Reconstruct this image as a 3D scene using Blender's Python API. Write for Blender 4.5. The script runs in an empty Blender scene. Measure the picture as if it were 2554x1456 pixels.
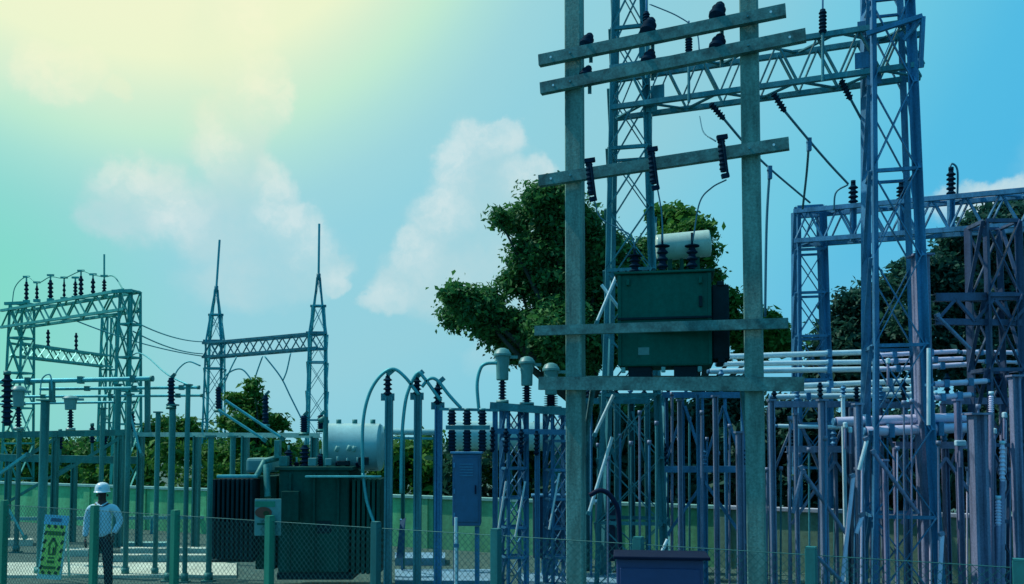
import bpy, bmesh, math, random
import numpy as np
from mathutils import Vector, Matrix

R = math.radians
random.seed(7)
rng = np.random.default_rng(7)
scene = bpy.context.scene
COL = scene.collection

# ------------------------------------------------------------------ camera
FPX, CX, HORIZON, WV, HV = 2200.0, 1277.0, 1100.0, 2554.0, 1456.0   # the photograph's own measures
CAM_H, PITCH = 2.5, R(3.0)
PCY = HORIZON - FPX * math.tan(PITCH)
cam_data = bpy.data.cameras.new('camera')
cam = bpy.data.objects.new('camera', cam_data); COL.objects.link(cam)
cam.location = (0, 0, CAM_H); cam.rotation_euler = (math.pi / 2 + PITCH, 0, 0)
cam_data.sensor_fit = 'HORIZONTAL'; cam_data.sensor_width = 36.0
cam_data.lens = 36.0 * FPX / WV
cam_data.shift_y = (PCY - HV / 2) / WV
cam_data.clip_end = 2000
scene.camera = cam

def P(px, py, Y):
    """point at depth Y seen at (px, py) of the photograph"""
    u = (px - CX) / FPX; v = (PCY - py) / FPX
    s = Y / (math.cos(PITCH) - v * math.sin(PITCH))
    return Vector((u * s, Y, CAM_H + s * (math.sin(PITCH) + v * math.cos(PITCH))))

def GP(px, Y, z=0.0):
    """point at depth Y and height z in the column px"""
    m = (z - CAM_H) / Y
    v = (m * math.cos(PITCH) - math.sin(PITCH)) / (math.cos(PITCH) + m * math.sin(PITCH))
    s = Y / (math.cos(PITCH) - v * math.sin(PITCH))
    return Vector(((px - CX) / FPX * s, Y, z))

def dirpx(px, py):
    return (P(px, py, 10.0) - Vector((0, 0, CAM_H))).normalized()

# ------------------------------------------------------------------ world and sun
SUN_EL, SUN_AZ = R(54), R(-76)          # azimuth from +Y towards +X
sun_dir = Vector((math.sin(SUN_AZ) * math.cos(SUN_EL), math.cos(SUN_AZ) * math.cos(SUN_EL), math.sin(SUN_EL)))
world = bpy.data.worlds.new('World'); scene.world = world; world.use_nodes = True
nt = world.node_tree; N = nt.nodes; L = nt.links
for n in list(N): N.remove(n)

def node(t, **kw):
    n = N.new(t)
    for k, v in kw.items(): setattr(n, k, v)
    return n
def math_n(op, a, b=None, clamp=False):
    n = node('ShaderNodeMath', operation=op, use_clamp=clamp)
    for i, x in enumerate((a, b)):
        if x is None: continue
        if isinstance(x, (int, float)): n.inputs[i].default_value = x
        else: L.new(x, n.inputs[i])
    return n.outputs[0]
def vmath(op, a, b=None, out=0):
    n = node('ShaderNodeVectorMath', operation=op)
    for i, x in enumerate((a, b)):
        if x is None: continue
        if isinstance(x, (tuple, list, Vector)): n.inputs[i].default_value = x
        else: L.new(x, n.inputs[i])
    return n.outputs[out]
def mapr(x, a, b, c=0.0, d=1.0, smooth=True):
    n = node('ShaderNodeMapRange'); n.interpolation_type = 'SMOOTHSTEP' if smooth else 'LINEAR'
    L.new(x, n.inputs['Value'])
    for k, v in zip(('From Min', 'From Max', 'To Min', 'To Max'), (a, b, c, d)): n.inputs[k].default_value = v
    return n.outputs['Result']
def s2l(c):
    return tuple(((x / 255.0) / 12.92 if x / 255.0 <= 0.04045 else ((x / 255.0 + 0.055) / 1.055) ** 2.4) for x in c)
def mixc(f, a, b, blend='MIX'):
    n = node('ShaderNodeMix', data_type='RGBA', blend_type=blend)
    if isinstance(f, (int, float)): n.inputs[0].default_value = f
    else: L.new(f, n.inputs[0])
    for i, x in ((6, a), (7, b)):
        if isinstance(x, tuple): n.inputs[i].default_value = (*x[:3], 1)
        else: L.new(x, n.inputs[i])
    return n.outputs[2]
def ramp(x, stops):
    n = node('ShaderNodeValToRGB'); cr = n.color_ramp
    while len(cr.elements) < len(stops): cr.elements.new(0.5)
    for e, (p, c) in zip(cr.elements, stops): e.position = p; e.color = (*s2l(c), 1)
    L.new(x, n.inputs[0]); return n.outputs[0]

tc = node('ShaderNodeTexCoord'); d0 = tc.outputs['Generated']
glow = dirpx(300, -700)
ang = math_n('DIVIDE', math_n('ARCCOSINE', vmath('DOT_PRODUCT', d0, glow, out=1)), math.pi)
base = ramp(ang, [(0.0, (246, 250, 214)), (0.075, (243, 249, 208)), (0.086, (240, 249, 208)), (0.099, (214, 241, 211)), (0.110, (196, 238, 212)), (0.122, (174, 226, 219)), (0.135, (158, 216, 223)), (0.152, (148, 212, 225)),
                  (0.197, (145, 208, 222)), (0.225, (122, 205, 228)), (0.245, (109, 202, 228)), (0.272, (82, 190, 230)), (0.290, (77, 187, 230)), (0.42, (68, 175, 224)), (1.0, (60, 150, 205))])
mint_d = dirpx(-260, 900)
mint = mapr(math_n('DIVIDE', math_n('ARCCOSINE', vmath('DOT_PRODUCT', d0, mint_d, out=1)), math.pi), 0.015, 0.100, 0.95, 0.0)
base = mixc(mint, base, s2l((116, 224, 190)))
sep = node('ShaderNodeSeparateXYZ'); L.new(d0, sep.inputs[0])
lowpale = mapr(sep.outputs['Z'], 0.0, 0.30, 0.35, 0.0)
base = mixc(lowpale, base, s2l((150, 208, 222)))
# the atmosphere of the sky model, a share of it
sky = node('ShaderNodeTexSky', sky_type='NISHITA'); sky.sun_disc = False
sky.sun_elevation = SUN_EL; sky.sun_rotation = SUN_AZ; sky.air_density = 1.0; sky.dust_density = 1.0
skyc = vmath('SCALE', sky.outputs[0]); skyc.node.inputs['Scale'].default_value = 0.10
base = mixc(0.05, base, skyc)
# cumulus clouds
def noise(vec, scale, detail, rough):
    n = node('ShaderNodeTexNoise'); n.inputs['Scale'].default_value = scale
    n.inputs['Detail'].default_value = detail; n.inputs['Roughness'].default_value = rough
    L.new(vec, n.inputs['Vector']); return n
n1 = noise(d0, 22, 8, 0.60)
warp = vmath('SCALE', vmath('SUBTRACT', n1.outputs['Color'], (0.5, 0.5, 0.5))); warp.node.inputs['Scale'].default_value = 0.052
dw = vmath('ADD', d0, warp)
CLOUDS = [  # px, py, half width, half height
    (600, 40, 75, 65), (560, 110, 80, 75), (600, 180, 85, 70), (660, 230, 60, 60), (690, 268, 36, 34), (620, 290, 75, 60), (560, 350, 85, 80), (530, 378, 42, 52), (600, 400, 60, 60), (610, 480, 90, 80),
    (690, 500, 52, 62), (720, 545, 56, 52), (760, 590, 52, 56), (700, 620, 115, 90), (560, 560, 120, 90), (800, 650, 62, 46), (832, 700, 34, 28), (640, 700, 150, 60),
    (350, 500, 105, 85), (330, 445, 60, 42), (270, 540, 62, 52), (140, 180, 84, 60), (200, 205, 34, 32), (290, 230, 26, 22),
    (1210, 370, 80, 62), (1252, 340, 46, 36), (1160, 430, 78, 76), (1230, 470, 112, 92), (1325, 440, 64, 44), (1150, 560, 102, 92), (1230, 600, 135, 112), (1060, 620, 58, 52), (1090, 680, 112, 70), (1010, 712, 72, 46), (960, 750, 54, 28), (1180, 740, 150, 60),
    (1210, 890, 60, 40), (2480, 500, 130, 36), (2400, 480, 40, 22),
    (-350, 120, 200, 120), (2950, 350, 220, 110), (900, -620, 240, 120)]
fld = None
for (px, py, hw, hh) in CLOUDS:
    c = dirpx(px, py)
    dd = vmath('MULTIPLY', vmath('SUBTRACT', dw, c), (FPX / hw * 0.9, FPX / hw * 0.9, FPX / hh * 0.9))
    b = math_n('SUBTRACT', 1.12, vmath('LENGTH', dd, out=1))
    fld = b if fld is None else math_n('SMOOTH_MAX', fld, b)
    if fld.node.operation == 'SMOOTH_MAX': fld.node.inputs[2].default_value = 0.12
n2 = noise(d0, 9, 4, 0.55)
fade = mapr(n2.outputs[0], 0.30, 0.60, 0.55, 1.0)
hz_ = mapr(sep.outputs['Z'], 0.07, 0.22)
dens = math_n('MULTIPLY', math_n('MULTIPLY', mapr(fld, -0.16, 0.48), fade), mapr(sep.outputs['Z'], 0.06, 0.20, 0.25, 1.0))
n3_ = noise(dw, 30, 6, 0.62)
PUFFS = [(672, 205, 75, 85), (700, 262, 45, 45), (540, 372, 45, 60), (335, 440, 70, 45), (425, 520, 60, 70), (690, 470, 45, 70), (715, 540, 60, 50), (775, 600, 45, 55), (840, 695, 40, 35), (1215, 335, 85, 40), (1120, 400, 60, 80), (1095, 520, 50, 70), (1035, 625, 55, 55), (965, 740, 60, 35), (1330, 430, 60, 40), (140, 180, 90, 60), (620, 30, 60, 80), (1210, 890, 60, 40), (2480, 490, 110, 30), (-350, 120, 200, 120), (2950, 350, 200, 100), (900, -620, 240, 120)]
pf = None
for (px, py, hw, hh) in PUFFS:
    dd = vmath('MULTIPLY', vmath('SUBTRACT', dw, dirpx(px, py)), (FPX / hw, FPX / hw, FPX / hh))
    b = math_n('SUBTRACT', 1.75, vmath('LENGTH', dd, out=1))
    pf = b if pf is None else math_n('MAXIMUM', pf, b)
edge = math_n('MULTIPLY', mapr(fld, -0.08, 0.26), hz_)
shade = mapr(n3_.outputs[0], 0.30, 0.66, 0.30, 1.0)
rimf = math_n('MULTIPLY', math_n('MULTIPLY', edge, mapr(pf, 0.0, 1.5)), shade)
body_col = mixc(mapr(ang, 0.085, 0.140), s2l((232, 243, 206)), s2l((190, 219, 224)))
rim_col = mixc(mapr(ang, 0.085, 0.145), s2l((249, 248, 212)), s2l((226, 238, 238)))
final = mixc(math_n('MULTIPLY', math_n('MULTIPLY', dens, mapr(n3_.outputs[0], 0.3, 0.7, 0.70, 1.0)), 0.72), base, body_col)
final = mixc(math_n('MULTIPLY', rimf, 0.55), final, rim_col)
bg = node('ShaderNodeBackground'); L.new(final, bg.inputs['Color']); bg.inputs['Strength'].default_value = 1.0
out = node('ShaderNodeOutputWorld'); L.new(bg.outputs[0], out.inputs['Surface'])

sun_data = bpy.data.lights.new('sun', 'SUN'); sun_data.energy = 3.3; sun_data.angle = R(0.6); sun_data.color = (1.0, 0.96, 0.86)
sun = bpy.data.objects.new('sun', sun_data); COL.objects.link(sun)
sun.rotation_euler = sun_dir.to_track_quat('Z', 'Y').to_euler(); sun.location = (0, 0, 30)

vs = scene.view_settings
vs.view_transform = 'Standard'; vs.look = 'None'; vs.exposure = 0.0; vs.gamma = 1.0; vs.use_curve_mapping = False
scene.render.engine = 'CYCLES'
scene.render.filter_size = 1.8; scene.cycles.max_bounces = 5; scene.cycles.use_denoising = True

# ------------------------------------------------------------------ materials
MATS = {}
def M(name, rgb=None, rough=0.6, metal=0.0, var=0.25, scale=5.0, bump=0.0, bscale=40.0, spec=0.4, streak=False, trans=0.0):
    if name in MATS: return MATS[name]
    m = bpy.data.materials.new(name); m.use_nodes = True; t = m.node_tree
    b = t.nodes['Principled BSDF']
    geo = t.nodes.new('ShaderNodeNewGeometry')
    nz = t.nodes.new('ShaderNodeTexNoise'); nz.inputs['Scale'].default_value = scale; nz.inputs['Detail'].default_value = 5; nz.inputs['Roughness'].default_value = 0.65
    if streak:
        mp = t.nodes.new('ShaderNodeMapping'); mp.inputs['Scale'].default_value = (1, 1, 0.15)
        t.links.new(geo.outputs['Position'], mp.inputs[0]); t.links.new(mp.outputs[0], nz.inputs['Vector'])
    else:
        t.links.new(geo.outputs['Position'], nz.inputs['Vector'])
    cr = t.nodes.new('ShaderNodeValToRGB')
    cr.color_ramp.elements[0].position = 0.32; cr.color_ramp.elements[1].position = 0.70
    cr.color_ramp.elements[0].color = (*[max(0, c * (1 - var)) for c in rgb], 1)
    cr.color_ramp.elements[1].color = (*[min(1, c * (1 + var)) for c in rgb], 1)
    t.links.new(nz.outputs[0], cr.inputs[0])
    nf = t.nodes.new('ShaderNodeTexNoise'); nf.inputs['Scale'].default_value = scale * 6; nf.inputs['Detail'].default_value = 6; nf.inputs['Roughness'].default_value = 0.7
    t.links.new(geo.outputs['Position'], nf.inputs['Vector'])
    gr = t.nodes.new('ShaderNodeMapRange'); gr.inputs['From Min'].default_value = 0.3; gr.inputs['From Max'].default_value = 0.7; gr.inputs['To Min'].default_value = 1 - var * 0.8; gr.inputs['To Max'].default_value = 1 + var * 0.5
    t.links.new(nf.outputs[0], gr.inputs['Value'])
    vm = t.nodes.new('ShaderNodeVectorMath'); vm.operation = 'SCALE'
    t.links.new(cr.outputs[0], vm.inputs[0]); t.links.new(gr.outputs[0], vm.inputs['Scale']); t.links.new(vm.outputs[0], b.inputs['Base Color'])
    mr = t.nodes.new('ShaderNodeMapRange'); mr.inputs['To Min'].default_value = max(0.05, rough - 0.12); mr.inputs['To Max'].default_value = min(1, rough + 0.12)
    t.links.new(nz.outputs[0], mr.inputs['Value']); t.links.new(mr.outputs[0], b.inputs['Roughness'])
    b.inputs['Metallic'].default_value = metal
    b.inputs['Specular IOR Level'].default_value = spec
    if bump:
        n3 = t.nodes.new('ShaderNodeTexNoise'); n3.inputs['Scale'].default_value = bscale; n3.inputs['Detail'].default_value = 4
        t.links.new(geo.outputs['Position'], n3.inputs['Vector'])
        bp = t.nodes.new('ShaderNodeBump'); bp.inputs['Strength'].default_value = bump; bp.inputs['Distance'].default_value = 0.02
        t.links.new(n3.outputs[0], bp.inputs['Height']); t.links.new(bp.outputs[0], b.inputs['Normal'])
    MATS[name] = m; return m

SG = M('green_steel', (0.060, 0.400, 0.340), 0.5, 0.35, streak=True)  # distance fading of the far left gantry put into the colour
ST = M('teal_steel', (0.060, 0.420, 0.460), 0.5, 0.35, streak=True)  # lightened to paint in the fading of the spired gantry, reused nearer
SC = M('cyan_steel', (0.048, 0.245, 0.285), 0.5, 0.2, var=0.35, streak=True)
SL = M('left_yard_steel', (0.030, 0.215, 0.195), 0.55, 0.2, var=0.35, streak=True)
SB = M('blue_steel', (0.050, 0.230, 0.410), 0.5, 0.15, var=0.35, streak=True)
SI = M('indigo_steel', (0.165, 0.240, 0.370), 0.5, 0.2, var=0.35, streak=True)
SV = M('violet_steel', (0.225, 0.250, 0.400), 0.5, 0.1, var=0.35, streak=True)
SD = M('dark_indigo_steel', (0.055, 0.100, 0.190), 0.55, 0.15, var=0.35, streak=True)
POLE = M('pole_concrete', (0.125, 0.275, 0.245), 0.8, 0, var=0.5, streak=True, bump=0.2)
POLEV = M('violet_concrete', (0.180, 0.220, 0.345), 0.75, 0, var=0.4, streak=True, bump=0.2)
BEAM = M('crossarm_steel', (0.070, 0.215, 0.210), 0.6, 0.15, var=0.5)
BUSC = M('pale_cyan_tube', (0.56, 0.78, 0.84), 0.35, 0.1, var=0.1)
BUSV = M('pale_lavender_tube', (0.66, 0.66, 0.86), 0.35, 0.1, var=0.1)
BLACK = M('dark_porcelain', (0.002, 0.026, 0.052), 0.7, 0, var=0.2, spec=0.03)
NAVY = M('navy_paint', (0.012, 0.045, 0.10), 0.45, 0, var=0.2)
TXG = M('transformer_green', (0.002, 0.120, 0.090), 0.6, 0, var=0.25, scale=2.5, streak=True, spec=0.12)
TXGD = M('deep_transformer_green', (0.002, 0.068, 0.056), 0.6, 0, var=0.35, scale=2.5, streak=True, spec=0.1)
TXD = M('radiator_dark', (0.003, 0.028, 0.036), 0.6, 0, var=0.25, spec=0.12)
TANK = M('tank_paint', (0.30, 0.56, 0.56), 0.32, 0, var=0.12, scale=3)
CTG = M('grey_green_paint', (0.10, 0.30, 0.29), 0.45, 0, var=0.15)
CABB = M('blue_cabinet', (0.022, 0.115, 0.235), 0.45, 0, var=0.12)
CABV = M('lavender_cabinet', (0.034, 0.062, 0.170), 0.5, 0, var=0.08)
DARKV = M('dark_lid', (0.006, 0.014, 0.040), 0.6, 0, var=0.1, spec=0.1)
WIRE = M('wire_metal', (0.055, 0.22, 0.30), 0.5, 0.4, var=0.1)
WIREB = M('dark_wire', (0.02, 0.08, 0.12), 0.5, 0.3, var=0.1)
FPOST = M('fence_post_green', (0.012, 0.235, 0.150), 0.6, 0, var=0.2, streak=True)
FPOSTT = M('fence_post_teal', (0.010, 0.160, 0.165), 0.6, 0, var=0.2, streak=True)
MESHM = M('fence_wire', (0.025, 0.15, 0.15), 0.5, 0.4, var=0.2)
WALLG = M('wall_green', (0.130, 0.520, 0.240), 0.85, 0, var=0.28, scale=1.6, streak=True, bump=0.2)
WALLT = M('wall_teal_green', (0.130, 0.420, 0.215), 0.85, 0, var=0.3, scale=1.6, streak=True, bump=0.2)
WALLV = M('wall_olive_blue', (0.200, 0.340, 0.240), 0.85, 0, var=0.3, scale=1.6, streak=True, bump=0.2)
COPE = M('coping', (0.20, 0.46, 0.42), 0.7, 0, var=0.2)
COPEV = M('coping_pale', (0.42, 0.48, 0.56), 0.7, 0, var=0.2)
CONC = M('concrete', (0.52, 0.60, 0.48), 0.85, 0, var=0.22, scale=1.2, bump=0.3, bscale=12)
CONCB = M('concrete_blue', (0.16, 0.34, 0.46), 0.85, 0, var=0.22, scale=1.2, bump=0.3, bscale=12)
GROUND = M('gravel', (0.055, 0.125, 0.105), 0.95, 0, var=0.45, scale=7, bump=0.9, bscale=28)
BARK = M('bark', (0.035, 0.05, 0.04), 0.9, 0, var=0.3, bump=0.5)
SKIN = M('skin', (0.045, 0.032, 0.030), 0.5, 0, var=0.08)
SHIRT = M('shirt_cloth', (0.46, 0.72, 0.82), 0.85, 0, var=0.04, bump=0.15, bscale=14)
TROUS = M('trouser_cloth', (0.012, 0.022, 0.034), 0.9, 0, var=0.2, bump=0.3, bscale=18)
HELM = M('helmet_plastic', (0.60, 0.76, 0.80), 0.25, 0, var=0.03)
SHOE = M('boot_leather', (0.012, 0.014, 0.016), 0.5, 0, var=0.1)
SIGNY = M('sign_yellow_green', (0.52, 0.80, 0.14), 0.4, 0, var=0.12)
SIGNW = M('sign_frame_pale', (0.42, 0.78, 0.68), 0.5, 0, var=0.1)
SIGNB = M('sign_header_blue', (0.18, 0.55, 0.74), 0.4, 0, var=0.1)
SIGNK = M('sign_black', (0.014, 0.045, 0.012), 0.5, 0, var=0.1)
SIGND = M('sign_dark_green', (0.035, 0.16, 0.012), 0.5, 0, var=0.1)
RUST = M('red_brown', (0.16, 0.055, 0.035), 0.6, 0, var=0.2)
WHITEB = M('white_blue_cap', (0.45, 0.70, 0.80), 0.4, 0, var=0.05)

def leaf_mat(name, dark, light):
    m = bpy.data.materials.new(name); m.use_nodes = True; t = m.node_tree
    b = t.nodes['Principled BSDF']
    geo = t.nodes.new('ShaderNodeNewGeometry')
    cr = t.nodes.new('ShaderNodeValToRGB')
    cr.color_ramp.elements[0].color = (*dark, 1); cr.color_ramp.elements[1].color = (*light, 1)
    nz = t.nodes.new('ShaderNodeTexNoise'); nz.inputs['Scale'].default_value = 0.9; nz.inputs['Detail'].default_value = 3
    t.links.new(geo.outputs['Position'], nz.inputs['Vector'])
    a = t.nodes.new('ShaderNodeMath'); a.operation = 'MULTIPLY_ADD'; a.inputs[1].default_value = 0.6; 
    t.links.new(geo.outputs['Random Per Island'], a.inputs[0])
    s = t.nodes.new('ShaderNodeMath'); s.operation = 'MULTIPLY'; s.inputs[1].default_value = 0.5
    t.links.new(nz.outputs[0], s.inputs[0]); t.links.new(s.outputs[0], a.inputs[2])
    t.links.new(a.outputs[0], cr.inputs[0]); t.links.new(cr.outputs[0], b.inputs['Base Color'])
    b.inputs['Roughness'].default_value = 0.6; b.inputs['Specular IOR Level'].default_value = 0.2
    tr = t.nodes.new('ShaderNodeBsdfTranslucent'); t.links.new(cr.outputs[0], tr.inputs[0])
    mx = t.nodes.new('ShaderNodeMixShader'); mx.inputs[0].default_value = 0.35
    t.links.new(b.outputs[0], mx.inputs[1]); t.links.new(tr.outputs[0], mx.inputs[2])
    t.links.new(mx.outputs[0], t.nodes['Material Output'].inputs[0])
    return m
LEAF = leaf_mat('leaf_green', (0.008, 0.075, 0.045), (0.075, 0.270, 0.062))
LEAFY = leaf_mat('leaf_yellow_green', (0.020, 0.120, 0.030), (0.090, 0.260, 0.040))
LEAFB = leaf_mat('leaf_blue_green', (0.006, 0.050, 0.052), (0.032, 0.130, 0.080))

# ------------------------------------------------------------------ builders
def thing(name, label, cat, loc=(0, 0, 0), group=None):
    o = bpy.data.objects.new(name, None); COL.objects.link(o)
    o.location = loc; o.empty_display_size = 0.1
    o['label'] = label; o['category'] = cat
    if group: o['group'] = group
    return o
def tag(o, label, cat, group=None):
    o['label'] = label; o['category'] = cat
    if group: o['group'] = group
    return o
ORIG = {}
def world_of(p):
    if p is None: return Matrix.Identity(4)
    m = ORIG.get(p.name)
    return m if m is not None else Matrix.Translation(p.location)
def link(name, mesh, parent, mw):
    o = bpy.data.objects.new(name, mesh); COL.objects.link(o)
    if parent is not None:
        o.parent = parent
        o.matrix_basis = world_of(parent).inverted() @ mw
    else:
        o.matrix_basis = mw
    ORIG[o.name] = mw
    return o

UNIT = {}
def unit(shape, mat):
    k = (shape, mat.name)
    if k in UNIT: return UNIT[k]
    v, f = [], []
    def prism(poly):
        b0 = len(v); n = len(poly)
        for z in (0, 1):
            for (x, y) in poly: v.append((x, y, z))
        for i in range(n):
            j = (i + 1) % n; f.append((b0 + i, b0 + j, b0 + n + j, b0 + n + i))
        f.append(tuple(b0 + i for i in reversed(range(n)))); f.append(tuple(b0 + n + i for i in range(n)))
    if shape == 'box': prism([(-.5, -.5), (.5, -.5), (.5, .5), (-.5, .5)])
    elif shape == 'tube': prism([(.5 * math.cos(2 * math.pi * i / 12), .5 * math.sin(2 * math.pi * i / 12)) for i in range(12)])
    elif shape == 'angle': prism([(-.5, -.5), (.5, -.5), (.5, -.36), (-.36, -.36), (-.36, .5), (-.5, .5)])
    elif shape == 'channel': prism([(-.5, -.5), (.5, -.5), (.5, -.36), (-.32, -.36), (-.32, .36), (.5, .36), (.5, .5), (-.5, .5)])
    elif shape == 'ibeam': prism([(-.5, -.5), (.5, -.5), (.5, -.28), (.14, -.2), (.14, .2), (.5, .28), (.5, .5), (-.5, .5), (-.5, .28), (-.14, .2), (-.14, -.2), (-.5, -.28)])
    elif shape == 'groove': prism([(-.5, -.44), (-.44, -.5), (-.16, -.5), (-.10, -.42), (.10, -.42), (.16, -.5), (.44, -.5), (.5, -.44), (.5, .44), (.44, .5), (-.44, .5), (-.5, .44)])
    me = bpy.data.meshes.new(shape); me.from_pydata(v, [], f); me.materials.append(mat)
    if shape == 'tube':
        for p in me.polygons:
            p.use_smooth = len(p.vertices) == 4
    UNIT[k] = me; return me

def frame(p0, p1, hint=None):
    d = (p1 - p0); ln = d.length; z = d.normalized()
    h = Vector(hint) if hint is not None else (Vector((0, 0, 1)) if abs(z.z) < 0.9 else Vector((1, 0, 0)))
    x = h.cross(z)
    if x.length < 1e-5: x = Vector((1, 0, 0)).cross(z)
    x.normalize(); y = z.cross(x)
    return Matrix(((x.x, y.x, z.x, p0.x), (x.y, y.y, z.y, p0.y), (x.z, y.z, z.z, p0.z), (0, 0, 0, 1))), ln

def bar(parent, name, p0, p1, w, mat, shape='box', d=None, hint=None):
    p0 = Vector(p0); p1 = Vector(p1)
    m, ln = frame(p0, p1, hint)
    return link(name, unit(shape, mat), parent, m @ Matrix.Diagonal((w, d or w, ln, 1)))

def mesh_obj(name, verts, faces, mat, parent=None, loc=(0, 0, 0), smooth=False, mw=None):
    me = bpy.data.meshes.new(name); me.from_pydata([tuple(v) for v in verts], [], faces); me.update()
    for mm in (mat if isinstance(mat, (list, tuple)) else [mat]): me.materials.append(mm)
    if smooth:
        for p in me.polygons: p.use_smooth = True
    return link(name, me, parent, mw if mw is not None else Matrix.Translation(loc))

LATHE = {}
def lathe_mesh(key, prof, mat, seg=14):
    k = (key, mat.name)
    if k in LATHE: return LATHE[k]
    v, f = [], []
    for (r, z) in prof:
        for i in range(seg):
            a = 2 * math.pi * i / seg; v.append((r * math.cos(a), r * math.sin(a), z))
    for j in range(len(prof) - 1):
        for i in range(seg):
            k2 = (i + 1) % seg
            f.append((j * seg + i, j * seg + k2, (j + 1) * seg + k2, (j + 1) * seg + i))
    f.append(tuple(reversed(range(seg)))); f.append(tuple((len(prof) - 1) * seg + i for i in range(seg)))
    me = bpy.data.meshes.new(key); me.from_pydata(v, [], f); me.materials.append(mat); me.update()
    for p in me.polygons: p.use_smooth = len(p.vertices) == 4
    try: me.set_sharp_from_angle(angle=R(40))
    except Exception: pass
    LATHE[k] = me; return me

def shed_profile(n, core=0.55):
    pr = [(core, 0), (core, 0.02)]
    for i in range(n):
        z0 = 0.04 + 0.92 * i / n; dz = 0.92 / n
        pr += [(core, z0 + 0.05 * dz), (1.0, z0 + 0.25 * dz), (1.0, z0 + 0.38 * dz), (core, z0 + 0.75 * dz)]
    pr += [(core * 0.9, 0.98), (core * 0.9, 1.0)]
    return pr
def insulator(parent, p0, p1, r, n=6, mat=None, name='insulator', core=0.55):
    mat = mat or BLACK; p0 = Vector(p0); p1 = Vector(p1)
    m, ln = frame(p0, p1)
    return link(name, lathe_mesh('insulator_%d_%d' % (n, int(core * 100)), shed_profile(n, core), mat), parent, m @ Matrix.Diagonal((r, r, ln, 1)))
def lathe(parent, name, p0, p1, r, key, prof, mat, seg=18):
    p0 = Vector(p0); p1 = Vector(p1); m, ln = frame(p0, p1)
    return link(name, lathe_mesh(key, prof, mat, seg), parent, m @ Matrix.Diagonal((r, r, ln, 1)))

def tube_path(name, pts, r, mat, parent=None, seg=6):
    pts = [Vector(p) for p in pts]; v, f = [], []
    n = len(pts)
    for i, p in enumerate(pts):
        t = (pts[min(i + 1, n - 1)] - pts[max(i - 1, 0)]).normalized()
        h = Vector((0, 1, 0)) if abs(t.y) < 0.9 else Vector((0, 0, 1))
        x = h.cross(t).normalized(); y = t.cross(x)
        for k in range(seg):
            a = 2 * math.pi * k / seg; v.append(p + (x * math.cos(a) + y * math.sin(a)) * r)
    for i in range(n - 1):
        for k in range(seg):
            k2 = (k + 1) % seg; f.append((i * seg + k, i * seg + k2, (i + 1) * seg + k2, (i + 1) * seg + k))
    f.append(tuple(reversed(range(seg)))); f.append(tuple((n - 1) * seg + k for k in range(seg)))
    org = pts[0]
    return mesh_obj(name, [q - org for q in v], f, mat, parent, smooth=True, mw=Matrix.Translation(org))
def curve_pts(ctrl, n=20):
    """Catmull-Rom through control points"""
    c = [Vector(p) for p in ctrl]; c = [c[0] * 2 - c[1]] + c + [c[-1] * 2 - c[-2]]
    o = []
    for i in range(1, len(c) - 2):
        for k in range(n):
            t = k / n; a, b, d, e = c[i - 1], c[i], c[i + 1], c[i + 2]
            o.append(0.5 * ((2 * b) + (d - a) * t + (2 * a - 5 * b + 4 * d - e) * t * t + (3 * b - a - 3 * d + e) * t ** 3))
    o.append(c[-2]); return o
def sag_pts(a, b, sag, n=14):
    a = Vector(a); b = Vector(b)
    return [a.lerp(b, i / n) - Vector((0, 0, sag * 4 * (i / n) * (1 - i / n))) for i in range(n + 1)]

def rounded_box(name, size, mat, parent, mw, bevel=0.02, segs=2):
    bm = bmesh.new(); bmesh.ops.create_cube(bm, size=1.0)
    for v in bm.verts: v.co = Vector((v.co.x * size[0], v.co.y * size[1], v.co.z * size[2]))
    if bevel: bmesh.ops.bevel(bm, geom=bm.edges[:], offset=bevel, segments=segs, affect='EDGES', profile=0.5)
    me = bpy.data.meshes.new(name); bm.to_mesh(me); bm.free(); me.materials.append(mat)
    return link(name, me, parent, mw)
def RZ(loc, a=0.0):
    return Matrix.Translation(Vector(loc)) @ Matrix.Rotation(a, 4, 'Z')

def lattice_column(parent, base, rot, levels, lw, bw, mat, horiz=True, gaps=None):
    """four angle legs with X braces on each face; levels = [(z, half width)]"""
    cs = [(-1, -1), (1, -1), (1, 1), (-1, 1)]
    rm = Matrix.Rotation(rot, 3, 'Z')
    def pt(i, lv):
        z, h = lv; q = rm @ Vector((cs[i][0] * h, cs[i][1] * h, 0)); return Vector((base[0] + q.x, base[1] + q.y, z))
    for i in range(4):
        cen = rm @ Vector((cs[i][0], cs[i][1], 0))
        # merge runs of equal taper into one leg piece
        k = 0
        while k < len(levels) - 1:
            j = k + 1
            while j < len(levels) - 1 and abs((levels[j + 1][1] - levels[j][1]) / (levels[j + 1][0] - levels[j][0]) - (levels[k + 1][1] - levels[k][1]) / (levels[k + 1][0] - levels[k][0])) < 1e-3: j += 1
            bar(parent, 'leg', pt(i, levels[k]), pt(i, levels[j]), lw, mat, 'angle', hint=cen); k = j
    for n_, (a, b) in enumerate(zip(levels[:-1], levels[1:])):
        for i in range(4):
            j = (i + 1) % 4
            nrm = rm @ Vector(((cs[i][0] + cs[j][0]) / 2, (cs[i][1] + cs[j][1]) / 2, 0))
            off = nrm * (lw * 0.35)
            bar(parent, 'brace', pt(i, a) + off, pt(j, b) + off, bw, mat, 'box', d=bw * 0.3, hint=nrm.cross(Vector((0, 0, 1))))
            if i % 2 == 0: bar(parent, 'brace', pt(j, a) - off * 0.4, pt(i, b) - off * 0.4, bw, mat, 'box', d=bw * 0.3, hint=nrm.cross(Vector((0, 0, 1))))
            if horiz and (n_ % 2 == 0 or horiz == 2): bar(parent, 'strut', pt(i, b), pt(j, b), bw, mat, 'angle')
def levels_of(z0, z1, h0, h1, n):
    return [(z0 + (z1 - z0) * i / n, h0 + (h1 - h0) * i / n) for i in range(n + 1)]

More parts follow.
